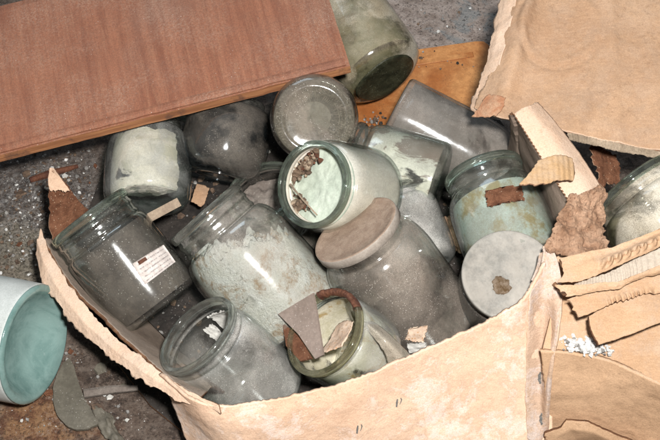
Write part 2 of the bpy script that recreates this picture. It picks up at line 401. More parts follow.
def outer_prof(L, R, Rn, sh=.26, neck=.16, rc=.22, threads=0, punt=0):
    p = [(0, .0014 + punt), (R * .45, .0012 + punt * .93), (R * .64, .0008 + punt * .7), (R * min(.76, .99 - rc), .0003 + punt * .3), (R * (1 - rc), 0)]
    for i in range(1, 7):
        a = i / 6 * math.pi / 2
        p.append((R * (1 - rc) + R * rc * math.sin(a), R * rc * (1 - math.cos(a))))
    zs = L * (1 - neck - sh); zn = L * (1 - neck)
    z0 = R * rc
    for i in range(1, 7): p.append((R * (1 + .012 * math.sin(i / 6 * math.pi)), z0 + (zs - z0) * i / 6))
    for i in range(1, 11):
        t = i / 10 * math.pi / 2
        p.append((Rn + (R - Rn) * math.cos(t) ** .9, zs + (zn - zs) * math.sin(t)))
    m = 4 + threads * 7
    for i in range(1, m + 1):
        z = zn + (L - .006 - zn) * i / m
        p.append((Rn + (.0011 * max(0, math.sin(i / m * threads * 2 * math.pi)) if threads else 0), z))
    return p

def inner_prof(op, w, base):
    q = [(0, base)]
    for r, z in op:
        if r > w * 3: q.append((max(r - w, .001), max(z, base)))
    r, z = q[-1]
    return q

LIGHT = CAM + RIGHT * .08 + UP * .12
def side_axis(ax, ay, px, py, z, d=0.):
    """axis lying square to the flash's mirror direction, so the glint runs along the jar"""
    p = P(px, py, z); h = ((CAM - p).normalized() + (LIGHT - p).normalized()).normalized()
    return (ax, ay, -(ax * h.dot(RIGHT) + ay * h.dot(UP)) / h.dot(TOW) + d)
JARS = {}
def jar(key, label, axis, at, end, L, R, Rn, mats, rim='rim', threads=0, sh=.26, neck=.16, rc=.22, group=None, open_=True, seed=0, wall=.0028, punt=0):
    A = cdir(*axis)
    o = P(*at)
    if end == 'mouth': o = o - A * L
    elif end == 'mid': o = o - A * L * .5
    x = (TOW - A * TOW.dot(A)); x.normalize(); y = A.cross(x)
    m4 = Matrix(((x.x, y.x, A.x, o.x), (x.y, y.y, A.y, o.y), (x.z, y.z, A.z, o.z), (0, 0, 0, 1)))
    t = thing('glass_jar', label, 'jar', m4, group or 'dusty glass jars')
    op = outer_prof(L, R, Rn, sh, neck, rc, threads, punt)
    ip = inner_prof(op, wall, .007 + punt)
    prof = op + list(reversed(ip))
    no = len(op)
    V, F, K = lathe(prof, wob=.006, seed=seed)
    build('glass_body', V, F, [M[mats[0]], M[mats[1]]], t, True, midx=[0 if k < no else 1 for k in K])
    if rim:
        ring = []
        h = .009; w0, w1 = Rn - wall - .0004, Rn + .0024
        for i in range(16):
            a = i / 16 * 2 * math.pi
            ca, sa = math.cos(a), math.sin(a)
            ring.append(((w0 + w1) / 2 + (w1 - w0) / 2 * math.copysign(abs(ca) ** .7, ca), L - h / 2 + h / 2 * math.copysign(abs(sa) ** .7, sa)))
        V, F, K = lathe(ring, closed=True, wob=.004, seed=seed)
        F = [tuple(reversed(f)) for f in F] if False else F
        build('rim', V, F, M[rim], t, True)
    J = dict(root=t, L=L, R=R, Rn=Rn, ip=ip, op=op, m=m4, seed=seed)
    JARS[key] = J
    return J

def coat(J, mat, z0=0., z1=1., a0=0, a1=2 * math.pi, name='residue', off=.0009):
    pr = [(max(r - off, 0), z + (off if i == 0 else 0)) for i, (r, z) in enumerate(J['ip']) if z0 * J['L'] - 1e-6 <= z <= z1 * J['L']]
    part = a1 - a0 < 6
    if part:
        pr = [(a[0] + (b[0] - a[0]) * q / 5, a[1] + (b[1] - a[1]) * q / 5) for a, b in zip(pr, pr[1:]) for q in range(5)] + [pr[-1]]
    V, F, K = lathe(pr, 72, a0=a0, a1=a1)
    if part:                                                     # ragged borders
        W = []
        for x, y, z in V:
            r = math.hypot(x, y); a = math.atan2(y, x)
            e = noise.fractal(Vector((x * 45, y * 45, z * 45 + J['seed'])), .8, 2.1, 5)
            t = (a - a0) / (a1 - a0) * 2 - 1
            a += e * .16 * abs(t) ** 4
            zt = (z - pr[0][1]) / (pr[-1][1] - pr[0][1]) * 2 - 1
            W.append((r * math.cos(a), r * math.sin(a), z + e * (.005 if zt > 0 else .0012) * abs(zt) ** 4))
        V = W
    return build(name, V, F, M[mat], J['root'], True)

def fill(J, mat, level, amp=.008, name='residue', normal=None, freq=25, off=.0012, point=None):
    """heap of dirt or mould lying in the jar: the inside below a rough level in world z"""
    N = (normal or Vector((0, 0, 1))).normalized()
    pr = []
    for r, z in J['ip']:
        if z <= J['L'] * .82: pr.append((max(r - off, 0), z + off))
    r, z = pr[-1]
    for t in (.8, .6, .4, .2, 0): pr.append((r * t, z))
    # denser along z
    pr2 = []
    for a, b in zip(pr, pr[1:]):
        for i in range(3): pr2.append((a[0] + (b[0] - a[0]) * i / 3, a[1] + (b[1] - a[1]) * i / 3))
    pr2.append(pr[-1])
    V, F, K = lathe(pr2, 150)
    m = J['m']; out = []
    for v in V:
        w = m @ Vector(v)
        h = (w - (point or Vector((0, 0, level)))).dot(N)
        lim = amp * (noise.fractal(w * freq, .9, 2.1, 5) + .35 * noise.noise(w * 160))
        if h > lim: w = w - N * (h - lim)
        out.append(w)
    return build(name, out, F, M[mat], J['root'])

def hit(J, px, py):
    """pixel ray against the jar's cylinder, in the jar's own frame: (angle, z)"""
    inv = J['m'].inverted(); o = inv @ CAM; d = inv.to_3x3() @ ray(px, py)
    a = d.x ** 2 + d.y ** 2; b = 2 * (o.x * d.x + o.y * d.y); c = o.x ** 2 + o.y ** 2 - J['R'] ** 2
    disc = max(b * b - 4 * a * c, 0); t = (-b - math.sqrt(disc)) / (2 * a)
    p = o + d * t
    return math.atan2(p.y, p.x), p.z
def prof_r(J, z):
    op = J['op']
    best = J['R']
    for (r0, z0), (r1, z1) in zip(op[4:], op[5:]):
        if z0 <= z <= z1 and z1 > z0: best = r0 + (r1 - r0) * (z - z0) / (z1 - z0)
    return best
def sticker(J, name, corners, mat, off=.0012, n=12, jag=0, label=None, thick=.0004, par=None):
    cs = [hit(J, *c) for c in corners]
    V, F, U = [], [], []
    for lay in (0, 1):
        for i in range(n + 1):
            for j in range(n + 1):
                u, v = i / n, j / n
                a = [cs[0][q] * (1 - u) * (1 - v) + cs[1][q] * u * (1 - v) + cs[2][q] * u * v + cs[3][q] * (1 - u) * v for q in (0, 1)]
                if jag and (i in (0, n) or j in (0, n)):
                    a[0] += random.uniform(-1, 1) * jag / J['R']; a[1] += random.uniform(-1, 1) * jag
                r = prof_r(J, a[1]) * 1.013 + off - lay * thick + (.0012 * noise.noise(Vector((u * 3, v * 3, J['seed']))) if jag else 0)
                V.append((r * math.cos(a[0]), r * math.sin(a[0]), a[1])); U.append((u, 1 - v))
    q = (n + 1) ** 2
    for i in range(n):
        for j in range(n):
            b = i * (n + 1) + j
            F.append((b, b + n + 1, b + n + 2, b + 1)); F.append((q + b, q + b + 1, q + b + n + 2, q + b + n + 1))
    rim = [i * (n + 1) for i in range(n)] + [n * (n + 1) + j for j in range(n)] + [(n - i) * (n + 1) + n for i in range(n)] + [n - j for j in range(n)]
    for a, b in zip(rim, rim[1:] + rim[:1]): F.append((a, b, q + b, q + a))
    o = build(name, V, F, M[mat], par or J['root'], True, uvs=U)
    if label: o['label'] = label
    return o

def lid(J, h, r, mat, side, dome=.0, z=None):
    L = (z if z is not None else J['L'] - h + .004)
    pr = [(r - .002, L), (r, L + .001), (r, L + h - .0012), (r - .0004, L + h - .0004), (r - .0014, L + h)]
    pr += [(r * .9, L + h - .0005), (r * .86, L + h - .0014), (r * .6, L + h - .0012 + dome * .5), (r * .3, L + h - .001 + dome * .9), (0, L + h - .001 + dome)]
    pr = [(0, L + .002), (r - .004, L + .002)] + pr
    V, F, K = lathe(pr, wob=.004, seed=J['seed'] + 9)
    return build('lid', V, F, [M[mat], M[side]], J['root'], True, midx=[1 if k < 5 else 0 for k in K])

# ---- sheets -----------------------------------------------------------------
def cr(p0, p1, p2, p3, t):
    return .5 * ((2 * p1) + (p2 - p0) * t + (2 * p0 - 5 * p1 + 4 * p2 - p3) * t * t + (3 * p1 - p0 - 3 * p2 + p3) * t ** 3)
def resample(row, n, smooth=True):
    m = len(row) - 1; out = []
    for i in range(n + 1):
        x = i / n * m; k = min(int(x), m - 1); t = x - k
        if smooth and m > 1:
            p0 = row[k - 1] if k > 0 else row[k] * 2 - row[k + 1]
            p3 = row[k + 2] if k + 2 <= m else row[k + 1] * 2 - row[k]
            out.append(cr(p0, row[k], row[k + 1], p3, t))
        else: out.append(row[k].lerp(row[k + 1], t))
    return out
def sheet(name, rows, mat, parent=None, nu=60, nv=30, thick=.003, crumple=.0015, cfreq=18, jag=(0, 0, 0, 0), jfreq=60, edge='card_edge', smooth=True, world=False, seed=0, wave=None, both=None, disp=None):
    """rows of (px,py,z) control points -> thick crumpled sheet. jag = amount of tearing on (first row, last row, left, right)"""
    G = [[(Vector(p) if world else P(*p)) for p in r] for r in rows]
    G = [resample(r, nu, smooth) for r in G]
    cols = [resample([g[i] for g in G], nv, smooth) for i in range(nu + 1)]
    pt = [[cols[i][j] for i in range(nu + 1)] for j in range(nv + 1)]
    so = Vector((seed * 3.1, seed * 1.7, 0))
    def nrm(j, i):
        a = pt[j][min(i + 1, nu)] - pt[j][max(i - 1, 0)]; b = pt[min(j + 1, nv)][i] - pt[max(j - 1, 0)][i]
        n = a.cross(b)
        if n.length < 1e-9: n = TOW.copy()
        n.normalize()
        return n if n.dot(TOW) >= 0 else -n
    # consistent orientation
    nn = [[nrm(j, i) for i in range(nu + 1)] for j in range(nv + 1)]
    q = [[None] * (nu + 1) for _ in range(nv + 1)]
    for j in range(nv + 1):
        for i in range(nu + 1):
            p = pt[j][i].copy()
            d = crumple * (noise.fractal((p + so) * cfreq, .8, 2.2, 5) + .5 * noise.noise((p + so) * cfreq * .35))
            if wave:
                wu = i / nu + .012 * noise.noise(Vector((i / nu * 14, seed, 0)))
                d += wave[0] * (math.asin(math.sin(2 * math.pi * wu * wave[1])) / 1.571 * .6 + .4 * math.sin(2 * math.pi * wu * wave[1])) * (1 if len(wave) < 3 else max(0, 1 - abs(j / nv - wave[2]) * wave[3])) * (1 if len(wave) < 5 else min(1, max(0, (i / nu - wave[4]) * 8)))
            if disp: d += disp(pt[j][i])
            p += nn[j][i] * d
            # tearing: pull the outer rows in or out
            for a, jj, ref in ((jag[0], 0, 2), (jag[1], nv, nv - 2)):
                if a and abs(j - jj) <= 1:
                    dirv = (pt[jj][i] - pt[ref][i]); dirv.normalize()
                    k = (1 if j == jj else .35)
                    p += dirv * a * k * (noise.fractal((pt[jj][i] + so) * jfreq, .7, 2.3, 6) + .6 * noise.noise((pt[jj][i] + so) * jfreq * 5))
            for a, ii, ref in ((jag[2], 0, 2), (jag[3], nu, nu - 2)):
                if a and abs(i - ii) <= 1:
                    dirv = (pt[j][ii] - pt[j][ref]); dirv.normalize()
                    k = (1 if i == ii else .35)
                    p += dirv * a * k * (noise.fractal((pt[j][ii] + so) * jfreq, .7, 2.3, 6) + .6 * noise.noise((pt[j][ii] + so) * jfreq * 5))
            q[j][i] = p
    V = [p for r in q for p in r]
    V += [q[j][i] - nn[j][i] * thick for j in range(nv + 1) for i in range(nu + 1)]
    w = nu + 1; T = w * (nv + 1); F, K = [], []
    for j in range(nv):
        for i in range(nu):
            a = j * w + i
            F.append((a, a + 1, a + 1 + w, a + w)); K.append(0)
            F.append((T + a, T + a + w, T + a + 1 + w, T + a + 1)); K.append(2 if both else 0)
    bd = [i for i in range(nu)] + [j * w + nu for j in range(nv)] + [nv * w + nu - i for i in range(nu)] + [(nv - j) * w for j in range(nv)]
    for a, b in zip(bd, bd[1:] + bd[:1]): F.append((b, a, T + a, T + b)); K.append(1)
    return build(name, V, F, [M[mat], M[edge]] + ([M[both]] if both else []), parent, midx=K, smooth=True)

def plate(name, poly, thick, mat, edge=None, parent=None, up=None, bevel=0, jag=0, sub=1):
    """flat polygon given as world points, extruded along its normal"""
    pts = [Vector(p) for p in poly]
    if sub > 1:
        o = []
        for a, b in zip(pts, pts[1:] + pts[:1]):
            for i in range(sub):
                p = a.lerp(b, i / sub)
                if jag: p += Vector((random.uniform(-jag, jag), random.uniform(-jag, jag), 0))
                o.append(p)
        pts = o
    n = Vector()
    for a, b in zip(pts, pts[1:] + pts[:1]): n += a.cross(b)
    n.normalize()
    if n.dot(TOW) < 0: pts.reverse(); n = -n
    c = sum(pts, Vector()) / len(pts)
    m = len(pts)
    b = bevel
    ins = [p + (c - p).normalized() * b for p in pts]
    V = ins + [p - n * b for p in pts] + [p - n * thick for p in pts]
    F = [tuple(range(m)), tuple(reversed(range(2 * m, 3 * m)))]; K = [0, 0]
    for i in range(m):
        j = (i + 1) % m
        F.append((i, i + m, j + m, j)); K.append(0)
        F.append((i + m, i + 2 * m, j + 2 * m, j + m)); K.append(1)
    return build(name, V, F, [M[mat], M[edge or mat]], parent, midx=K, smooth=False)

def rod(name, pts, r, mat, parent=None, n=10, flat=1.):
    V, F = [], []
    pts = [Vector(p) for p in pts]
    for k, p in enumerate(pts):
        d = (pts[min(k + 1, len(pts) - 1)] - pts[max(k - 1, 0)]).normalized()
        x = (TOW - d * TOW.dot(d)).normalized(); y = d.cross(x)
        rr = r[k] if isinstance(r, (list, tuple)) else r
        for j in range(n):
            a = 2 * math.pi * (j + .5) / n
            V.append(p + x * (rr * flat * math.cos(a)) + y * (rr * math.sin(a)))
    for k in range(len(pts) - 1):
        for j in range(n):
            F.append((k * n + j, k * n + (j + 1) % n, (k + 1) * n + (j + 1) % n, (k + 1) * n + j))
    F.append(tuple(reversed(range(n)))); F.append(tuple(range((len(pts) - 1) * n, len(pts) * n)))
    return build(name, V, F, M[mat], parent, smooth=n > 6)

def chips(name, spots, mats, parent=None, smin=.0008, smax=.004, power=2.5, flat=.5, smooth=False):
    """many little flakes: spots = list of world points"""
    V, F, K = [], [], []
    for p in spots:
        s = smin + (smax - smin) * random.random() ** power
        rot = Matrix.Rotation(random.uniform(0, 6.28), 3, 'Z') @ Matrix.Rotation(random.uniform(-.5, .5), 3, 'X') @ Matrix.Rotation(random.uniform(-.5, .5), 3, 'Y')
        k = random.choice((4, 5, 5, 6)); b = len(V)
        rad = [random.uniform(.55, 1.1) for _ in range(k)]
        for zz, q in ((flat, .75), (0, 1)):
            for i in range(k):
                a = 2 * math.pi * i / k
                V.append(Vector(p) + rot @ Vector((s * rad[i] * q * math.cos(a), s * rad[i] * q * math.sin(a), s * zz)) + Vector((0, 0, s * .15)))
        F.append(tuple(range(b, b + k))); F.append(tuple(reversed(range(b + k, b + 2 * k))))
        mi = random.choice(range(len(mats))); K += [mi, mi]
        for i in range(k):
            j = (i + 1) % k
            F.append((b + j, b + i, b + k + i, b + k + j)); K.append(mi)
    return build(name, V, F, [M[m] for m in mats], parent, midx=K, smooth=smooth)

def in_poly(x, y, poly):
    c = False
    for (x0, y0), (x1, y1) in zip(poly, poly[1:] + poly[:1]):
        if (y0 > y) != (y1 > y) and x < (x1 - x0) * (y - y0) / (y1 - y0) + x0: c = not c
    return c

# ================================================================== SETTING
# ground: one sheet to well past the frame, gently uneven near the carton
N = 120
V, F = [], []
for j in range(N + 1):
    for i in range(N + 1):
        u, v = (i / N * 2 - 1), (j / N * 2 - 1)
        x, y = math.copysign(abs(u) ** 2.2, u) * 5, math.copysign(abs(v) ** 2.2, v) * 5
        V.append((x, y, -.002 + .0022 * noise.fractal(Vector((x * 14, y * 14, 0)), .8, 2.1, 4)))
for j in range(N):
    for i in range(N):
        a = j * (N + 1) + i; F.append((a, a + 1, a + N + 2, a + N + 1))
fl = build('floor', V, F, M['floor'], None, True); tag(fl, 'dirty dark floor strewn with plaster dust and crumbs', None, kind='structure')

spots = []
def scatter(n, cx, cy, rx, ry, z=0.0, gauss=True):
    for _ in range(n):
        px = random.gauss(cx, rx) if gauss else random.uniform(cx - rx, cx + rx)
        py = random.gauss(cy, ry) if gauss else random.uniform(cy - ry, cy + ry)
        spots.append(P(px, py, z))
scatter(800, 40, 200, 34, 26); scatter(260, 60, 170, 45, 18); scatter(240, 90, 390, 60, 40); scatter(160, 20, 250, 20, 12)
scatter(150, 430, 20, 50, 25)
db = chips('floor_debris', spots, ['white_bit', 'grey_bit', 'grey_bit', 'brown_bit', 'brown_bit'], smin=.0004, smax=.0030, power=4)
tag(db, 'loose plaster crumbs and dirt specks scattered over the floor', 'debris', kind='stuff')

for n, lab, pts, m in (('wood_stick', 'dark brown splinter half buried in the ash on the floor at the left edge', [P(30, 180, .003), P(52, 173, .004), P(78, 166, .003)], 'rust'),):
    fr = rod(n, pts, [.003, .0042, .002], m, n=6, flat=.6)
    tag(fr, lab, 'stick', 'loose wooden sticks')
spots = []
for _ in range(95):
    px = random.gauss(70, 45); py = random.choice((random.gauss(205, 28), random.gauss(400, 28), random.gauss(300, 50)))
    spots.append(P(px, py, 0))
fb = chips('floor_scraps', spots, ['brown_bit', 'grey_bit', 'shard_grey', 'card_rust', 'brown_bit', 'paper_pale'], smin=.0018, smax=.0085, power=2.2, flat=.22)
tag(fb, 'flat brown and grey scraps littering the floor left of the box', 'scraps', kind='stuff')

# ================================================================== CARTON
carton = thing('cardboard_box', 'torn open cardboard box heaped with dusty glass jars', 'box', Matrix.Translation(P(300, 300, 0)))
# dirty inside bottom, coloured extra dark for the shade between the jars
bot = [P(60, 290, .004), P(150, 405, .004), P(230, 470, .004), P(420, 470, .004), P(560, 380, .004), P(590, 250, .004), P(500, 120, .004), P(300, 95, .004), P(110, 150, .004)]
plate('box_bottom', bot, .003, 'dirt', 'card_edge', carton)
# left wall: grimy inner face rising to a crest, then the torn pale edge folded outwards
sheet('left_wall', [
    [(46, 240, .088), (58, 262, .088), (80, 293, .088), (108, 322, .09), (140, 352, .095), (168, 376, .105), (200, 397, .115)],
    [(60, 240, .060), (72, 262, .058), (95, 290, .055), (124, 318, .055), (155, 346, .06), (182, 368, .07), (210, 390, .09)],
    [(88, 250, .006), (98, 268, .006), (118, 292, .006), (145, 318, .006), (172, 345, .006), (200, 372, .006), (225, 395, .006)]],
    'card_grey', carton, 90, 26, .003, .0016, jag=(.003, 0, .004, 0), seed=1)
sheet('torn_edge', [
    [(41, 229, .090), (49, 252, .092), (68, 285, .092), (95, 316, .093), (126, 346, .099), (152, 366, .107), (186, 390, .117), (218, 405, .121)],
    [(37, 240, .090), (43, 261, .090), (60, 293, .0895), (87, 325, .0905), (118, 353, .096), (145, 373, .104), (181, 396, .1135), (219, 408, .119)],
    [(35, 256, .082), (40, 277, .081), (55, 303, .081), (81, 333, .081), (112, 359, .088), (140, 380, .097), (176, 402, .1075), (220, 412, .1155)]],
    'card_light', carton, 260, 18, .0018, .0010, 34, jag=(.002, .0060, .006, 0), jfreq=34, edge='card_raw', seed=2, smooth=False)
# left corner flap: rust brown torn triangle curling up with a pale tip
lf = sheet('torn_flap', [
    [(50, 170, .145), (51, 170, .145), (53, 171, .145)],
    [(48, 190, .125), (58, 188, .125), (68, 186, .122)],
    [(49, 212, .105), (65, 208, .104), (83, 204, .098)],
    [(54, 240, .085), (75, 230, .08), (97, 218, .075)]],
    'card_rust', carton, 40, 44, .0028, .0022, 40, jag=(0, .002, .002, .002), edge='card_raw', seed=3)
lf['label'] = 'rust brown torn corner flap curling upward'
sheet('torn_flap', [
    [(50, 168, .1475), (51, 168, .1475), (53, 169, .1475)],
    [(48, 180, .137), (56, 180, .136), (62, 180, .135)],
    [(49, 191, .1275), (60, 192, .1265), (72, 193, .1225)]],
    'card_light', carton, 30, 24, .0016, .0012, 40, jag=(0, .006, .0006, .0006), jfreq=120, edge='card_light', seed=4)

# front wall
sheet('front_wall', [
    [(158, 372, .112), (190, 398, .118), (215, 406, .118), (250, 404, .118), (300, 395, .119), (350, 381, .12), (400, 361, .124), (440, 345, .130), (480, 326, .138), (506, 311, .146), (526, 298, .155), (545, 262, .170)],
    [(168, 390, .095), (200, 418, .095), (222, 425, .098), (260, 424, .098), (305, 416, .098), (353, 402, .10), (402, 383, .10), (442, 368, .106), (482, 352, .112), (510, 340, .118), (530, 326, .124), (550, 300, .135)],
    [(184, 436, .045), (214, 452, .05), (238, 460, .05), (270, 460, .05), (310, 454, .05), (356, 446, .05), (404, 432, .05), (446, 424, .05), (486, 414, .053), (514, 406, .056), (534, 400, .058), (552, 392, .06)],
    [(196, 470, .004), (226, 488, .004), (248, 495, .004), (276, 496, .004), (314, 490, .004), (358, 482, .004), (406, 470, .004), (448, 476, .002), (488, 474, .002), (518, 472, .002), (538, 470, .002), (552, 466, .002)]],
    'card_front', carton, 220, 60, .0032, .0018, 16, jag=(.0018, 0, .002, 0), jfreq=80, edge='card_light', seed=5)
# printed marks on the front wall: two short upright strokes, each with a hooked tick, and smudges down the seam
front = [o for o in carton.children if o.name.startswith('front_wall')][0]
def on(obj, px, py, lift=.0006):
    mw = wm(obj); inv = mw.inverted()
    ok, loc, nor, _ = obj.ray_cast(inv @ CAM, (inv.to_3x3() @ ray(px, py)).normalized())
    return (mw @ loc + TOW * lift) if ok else None
rows = []
for (a, b, c_, y) in (((548, 240, .178), (546, 244, .176), (543, 250, .174), (538, 270)), ((558, 262, .168), (553, 272, .162), (541, 280, .157), (531, 292)), ((562, 300, .150), (556, 316, .14), (543, 322, .135), (528, 324)),
                   ((556, 345, .125), (550, 356, .112), (541, 360, .107), (526, 358)), ((551, 390, .08), (547, 398, .072), (540, 400, .068), (526, 396)), ((548, 440, .02), (545, 446, .014), (539, 448, .012), (527, 439))):
    q = on(front, *y, .0008) or P(*y, .15)
    q2 = on(front, *c_[:2], .0016) or P(*c_)
    rows.append([P(*a), P(*b), q2, q])
seamstrip = sheet('corner_seam', rows, 'card_seam', carton, 30, 90, .002, .0012, 30, jag=(.002, 0, .0008, .0015), jfreq=30, edge='card_light', seed=6, world=True)

# right wall seen from inside, its perforated fold and the pale outer face
sheet('right_wall', [
    [(512, 112, .205), (527, 135, .198), (541, 158, .190), (556, 182, .181), (572, 207, .172), (582, 224, .166)],
    [(513, 128, .16), (524, 150, .15), (536, 172, .145), (548, 195, .14), (560, 220, .135), (568, 236, .13)],
    [(508, 165, .01), (518, 190, .01), (530, 214, .01), (541, 236, .01), (550, 258, .01), (556, 270, .01)]],
    'card_dusty', carton, 60, 40, .003, .0012, jag=(.0006, 0, 0, .003), seed=7)
rf = sheet('wall_fold', [
    [(513, 113, .207), (527, 135, .200), (541, 158, .192), (556, 182, .183), (570, 203, .175)],
    [(526, 106, .213), (541, 124, .207), (556, 145, .199), (572, 167, .19), (588, 190, .181)],
    [(538, 103, .205), (552, 118, .20), (569, 139, .192), (586, 162, .183), (601, 186, .174)]],
    'card_light', carton, 60, 24, .003, .0008, 18, jag=(.0004, .0008, .0015, .004), edge='card', seed=8)
rf['label'] = 'pale folded strip of the right wall with a perforated crease'
# row of perforations along the crease
V, F = [], []
for k in range(26):
    t = (k + .5) / 26
    a = P(513 + 57 * t, 113 + 90 * t, .2085 - .032 * t); d = (P(572, 203, .175) - P(513, 113, .207)).normalized() * .0010
    s = RIGHT * .0007
    b = len(V)
    for zz in (0, -.001):
        for q in (a - d - s, a + d - s, a + d + s, a - d + s): V.append(q + TOW * (.0008 + zz))
    F += [(b, b + 1, b + 2, b + 3), (b, b + 4, b + 5, b + 1), (b + 1, b + 5, b + 6, b + 2), (b + 2, b + 6, b + 7, b + 3), (b + 3, b + 7, b + 4, b)]
build('perforation', V, F, M['card_edge'], rf, smooth=False)
# torn strip bent across the wall
sheet('torn_flap', [
    [(539, 160, .206), (552, 156, .206), (564, 155, .203), (574, 158, .198)],
    [(530, 172, .206), (545, 168, .205), (560, 168, .203), (575, 170, .196)],
    [(519, 184, .205), (540, 184, .204), (558, 181, .200), (574, 180, .194)]],
    'card_flute', carton, 44, 20, .0028, .001, jag=(.0015, .0022, .003, .0022), edge='card_raw', seed=9)
# rough torn liner hanging over the wall
tl = sheet('torn_liner', [
    [(570, 196, .186), (582, 194, .184), (597, 186, .180), (604, 190, .174)],
    [(560, 214, .184), (575, 210, .182), (592, 205, .178), (606, 208, .17)],
    [(552, 232, .182), (568, 230, .180), (588, 226, .176), (606, 226, .166)],
    [(546, 250, .178), (562, 254, .176), (582, 256, .172), (606, 254, .165)]],
    'card_raw', carton, 110, 80, .002, .0075, 48, jag=(.004, .003, .004, .004), edge='card_raw', seed=10)
tl['label'] = 'rough brown torn liner over the right wall'

# right hand corner: bed and crumpled torn flaps
sheet('side_panel', [
    [(540, 256, .160), (580, 252, .158), (620, 245, .158), (665, 232, .158), (700, 222, .158)],
    [(552, 300, .140), (580, 298, .138), (620, 295, .138), (665, 290, .138), (700, 285, .138)],
    [(542, 352, .117), (580, 355, .116), (620, 366, .115), (665, 386, .114), (700, 400, .114)]],
    'card', carton, 60, 40, .003, .0012, jag=(.002, .001, 0, 0), seed=11)
sheet('side_panel', [
    [(540, 351, .120), (568, 352, .119), (594, 357, .118), (612, 362, .1175), (636, 373, .116), (662, 386, .114), (700, 402, .114)],
    [(543, 372, .097), (572, 371, .0985), (597, 380, .094), (607, 379, .100), (634, 391, .092), (663, 404, .088), (700, 420, .088)],
    [(545, 392, .074), (574, 394, .074), (590, 394, .0775), (604, 402, .0705), (630, 410, .066), (664, 425, .06), (700, 440, .06)],
    [(547, 412, .045), (576, 409, .0555), (588, 418, .044), (603, 424, .042), (630, 432, .038), (665, 446, .034), (700, 460, .034)],
    [(548, 436, .012), (578, 440, .012), (590, 443, .012), (602, 446, .012), (632, 452, .008), (666, 468, .006), (700, 482, .006)]],
    'card', carton, 90, 48, .004, .0020, 18, jag=(.0008, 0, .002, 0), seed=12, smooth=False, edge='card')
sheet('side_flap', [
    [(545, 434, .042), (561, 428, .050), (566, 420, .058), (588, 422, .058), (622, 438, .050), (665, 458, .044)],
    [(548, 440, .034), (563, 434, .044), (570, 429, .050), (592, 432, .049), (624, 447, .041), (665, 467, .034)],
    [(552, 462, .01), (566, 452, .012), (580, 448, .014), (598, 450, .012), (628, 464, .01), (668, 480, .01)]],
    'card', carton, 60, 20, .003, .0012, jag=(.001, .001, .003, 0), seed=13, smooth=False)
# panel with the dark brown underside
sheet('torn_flap', [
    [(588, 316, .160), (602, 309, .162), (617, 302, .164), (640, 294, .167), (700, 276, .172)],
    [(592, 330, .155), (610, 324, .155), (626, 318, .156), (645, 311, .158), (700, 292, .161)],
    [(599, 345, .149), (615, 340, .149), (632, 334, .150), (650, 327, .151), (700, 308, .153)]],
    'card', carton, 60, 26, .0060, .0012, jag=(.0006, .0006, .001, 0), seed=14)
sheet('torn_flap', [
    [(567, 300, .166), (585, 292, .169), (605, 285, .172), (625, 279, .174), (645, 274, .176), (700, 258, .18)],
    [(571, 305, .164), (590, 299, .166), (608, 292, .168), (628, 287, .17), (648, 283, .172), (700, 272, .176)],
    [(578, 318, .160), (594, 312, .162), (612, 304, .166), (632, 298, .168), (650, 294, .169), (700, 289, .17)]],
    'card', carton, 160, 26, .0024, .0024, 22, jag=(.001, .0009, .004, 0), seed=15, wave=(.0024, 19, 1, 3.5, .3))
sheet('torn_flap', [
    [(574, 284, .178), (596, 277, .181), (618, 268, .184), (640, 257, .187), (700, 230, .193)],
    [(572, 290, .174), (596, 284, .177), (620, 277, .180), (642, 267, .183), (700, 244, .189)],
    [(570, 296, .171), (596, 291, .173), (620, 286, .176), (642, 276, .179), (700, 256, .185)]],
    'card_pale', carton, 130, 26, .0022, .0014, jag=(.001, .001, .002, 0), seed=16, wave=(.0007, 30))
sheet('torn_flap', [
    [(557, 285, .177), (577, 285, .180), (597, 283, .182), (620, 281, .183), (642, 272, .186), (700, 252, .191)],
    [(561, 291, .175), (581, 290, .178), (600, 287, .180), (621, 285, .181), (643, 276, .184), (700, 257, .189)],
    [(565, 297, .172), (584, 294, .175), (602, 291, .177), (620, 289, .178), (642, 279, .181), (700, 261, .186)]],
    'card', carton, 120, 20, .0022, .0026, 22, jag=(.001, .001, .004, 0), seed=18)
sheet('torn_flap', [
    [(561, 258, .186), (585, 252, .190), (612, 247, .193), (638, 237, .196), (662, 228, .20), (700, 214, .205)],
    [(562, 266, .184), (585, 259, .188), (610, 253, .191), (636, 243, .195), (662, 232, .198), (700, 219, .203)],
    [(563, 274, .182), (585, 268, .187), (610, 260, .193), (636, 249, .198), (662, 238, .201), (700, 224, .205)],
    [(557, 283, .178), (582, 281, .182), (606, 271, .186), (634, 259, .191), (662, 246, .195), (700, 230, .2)]],
    'card', carton, 220, 44, .0026, .0016, 22, jag=(.0007, .0012, .0015, 0), seed=17, wave=(.0040, 15, .70, 5, .28))
# dark gaps where the corner has split
for nm, pts in (('slit', ((553, 283), (558, 288), (564, 294.5))), ('slit', ((560.5, 259), (562.5, 264.5), (565, 270)))):
    C = [on(seamstrip, *p) or P(*p, .178) for p in pts]
    rod('split_edge', [c + TOW * .0035 for c in C], [.0020, .0026, .0022], 'card_edge', carton, n=6, flat=.5)

# white plaster crumbs caught in the fold
spots = []
for _ in range(330):
    px = random.gauss(586, 11); py = 346 + random.gauss(0, 3.6) + (px - 586) * .2
    spots.append(P(px, py, .1215))
cr_ = chips('plaster_crumbs', spots, ['white_bit', 'white_bit', 'white_bit', 'white_bit', 'grey_bit'], smin=.0005, smax=.0032, power=1.8, flat=.9)
tag(cr_, 'white plaster crumbs caught in the fold of the torn box corner', 'crumbs', kind='stuff')

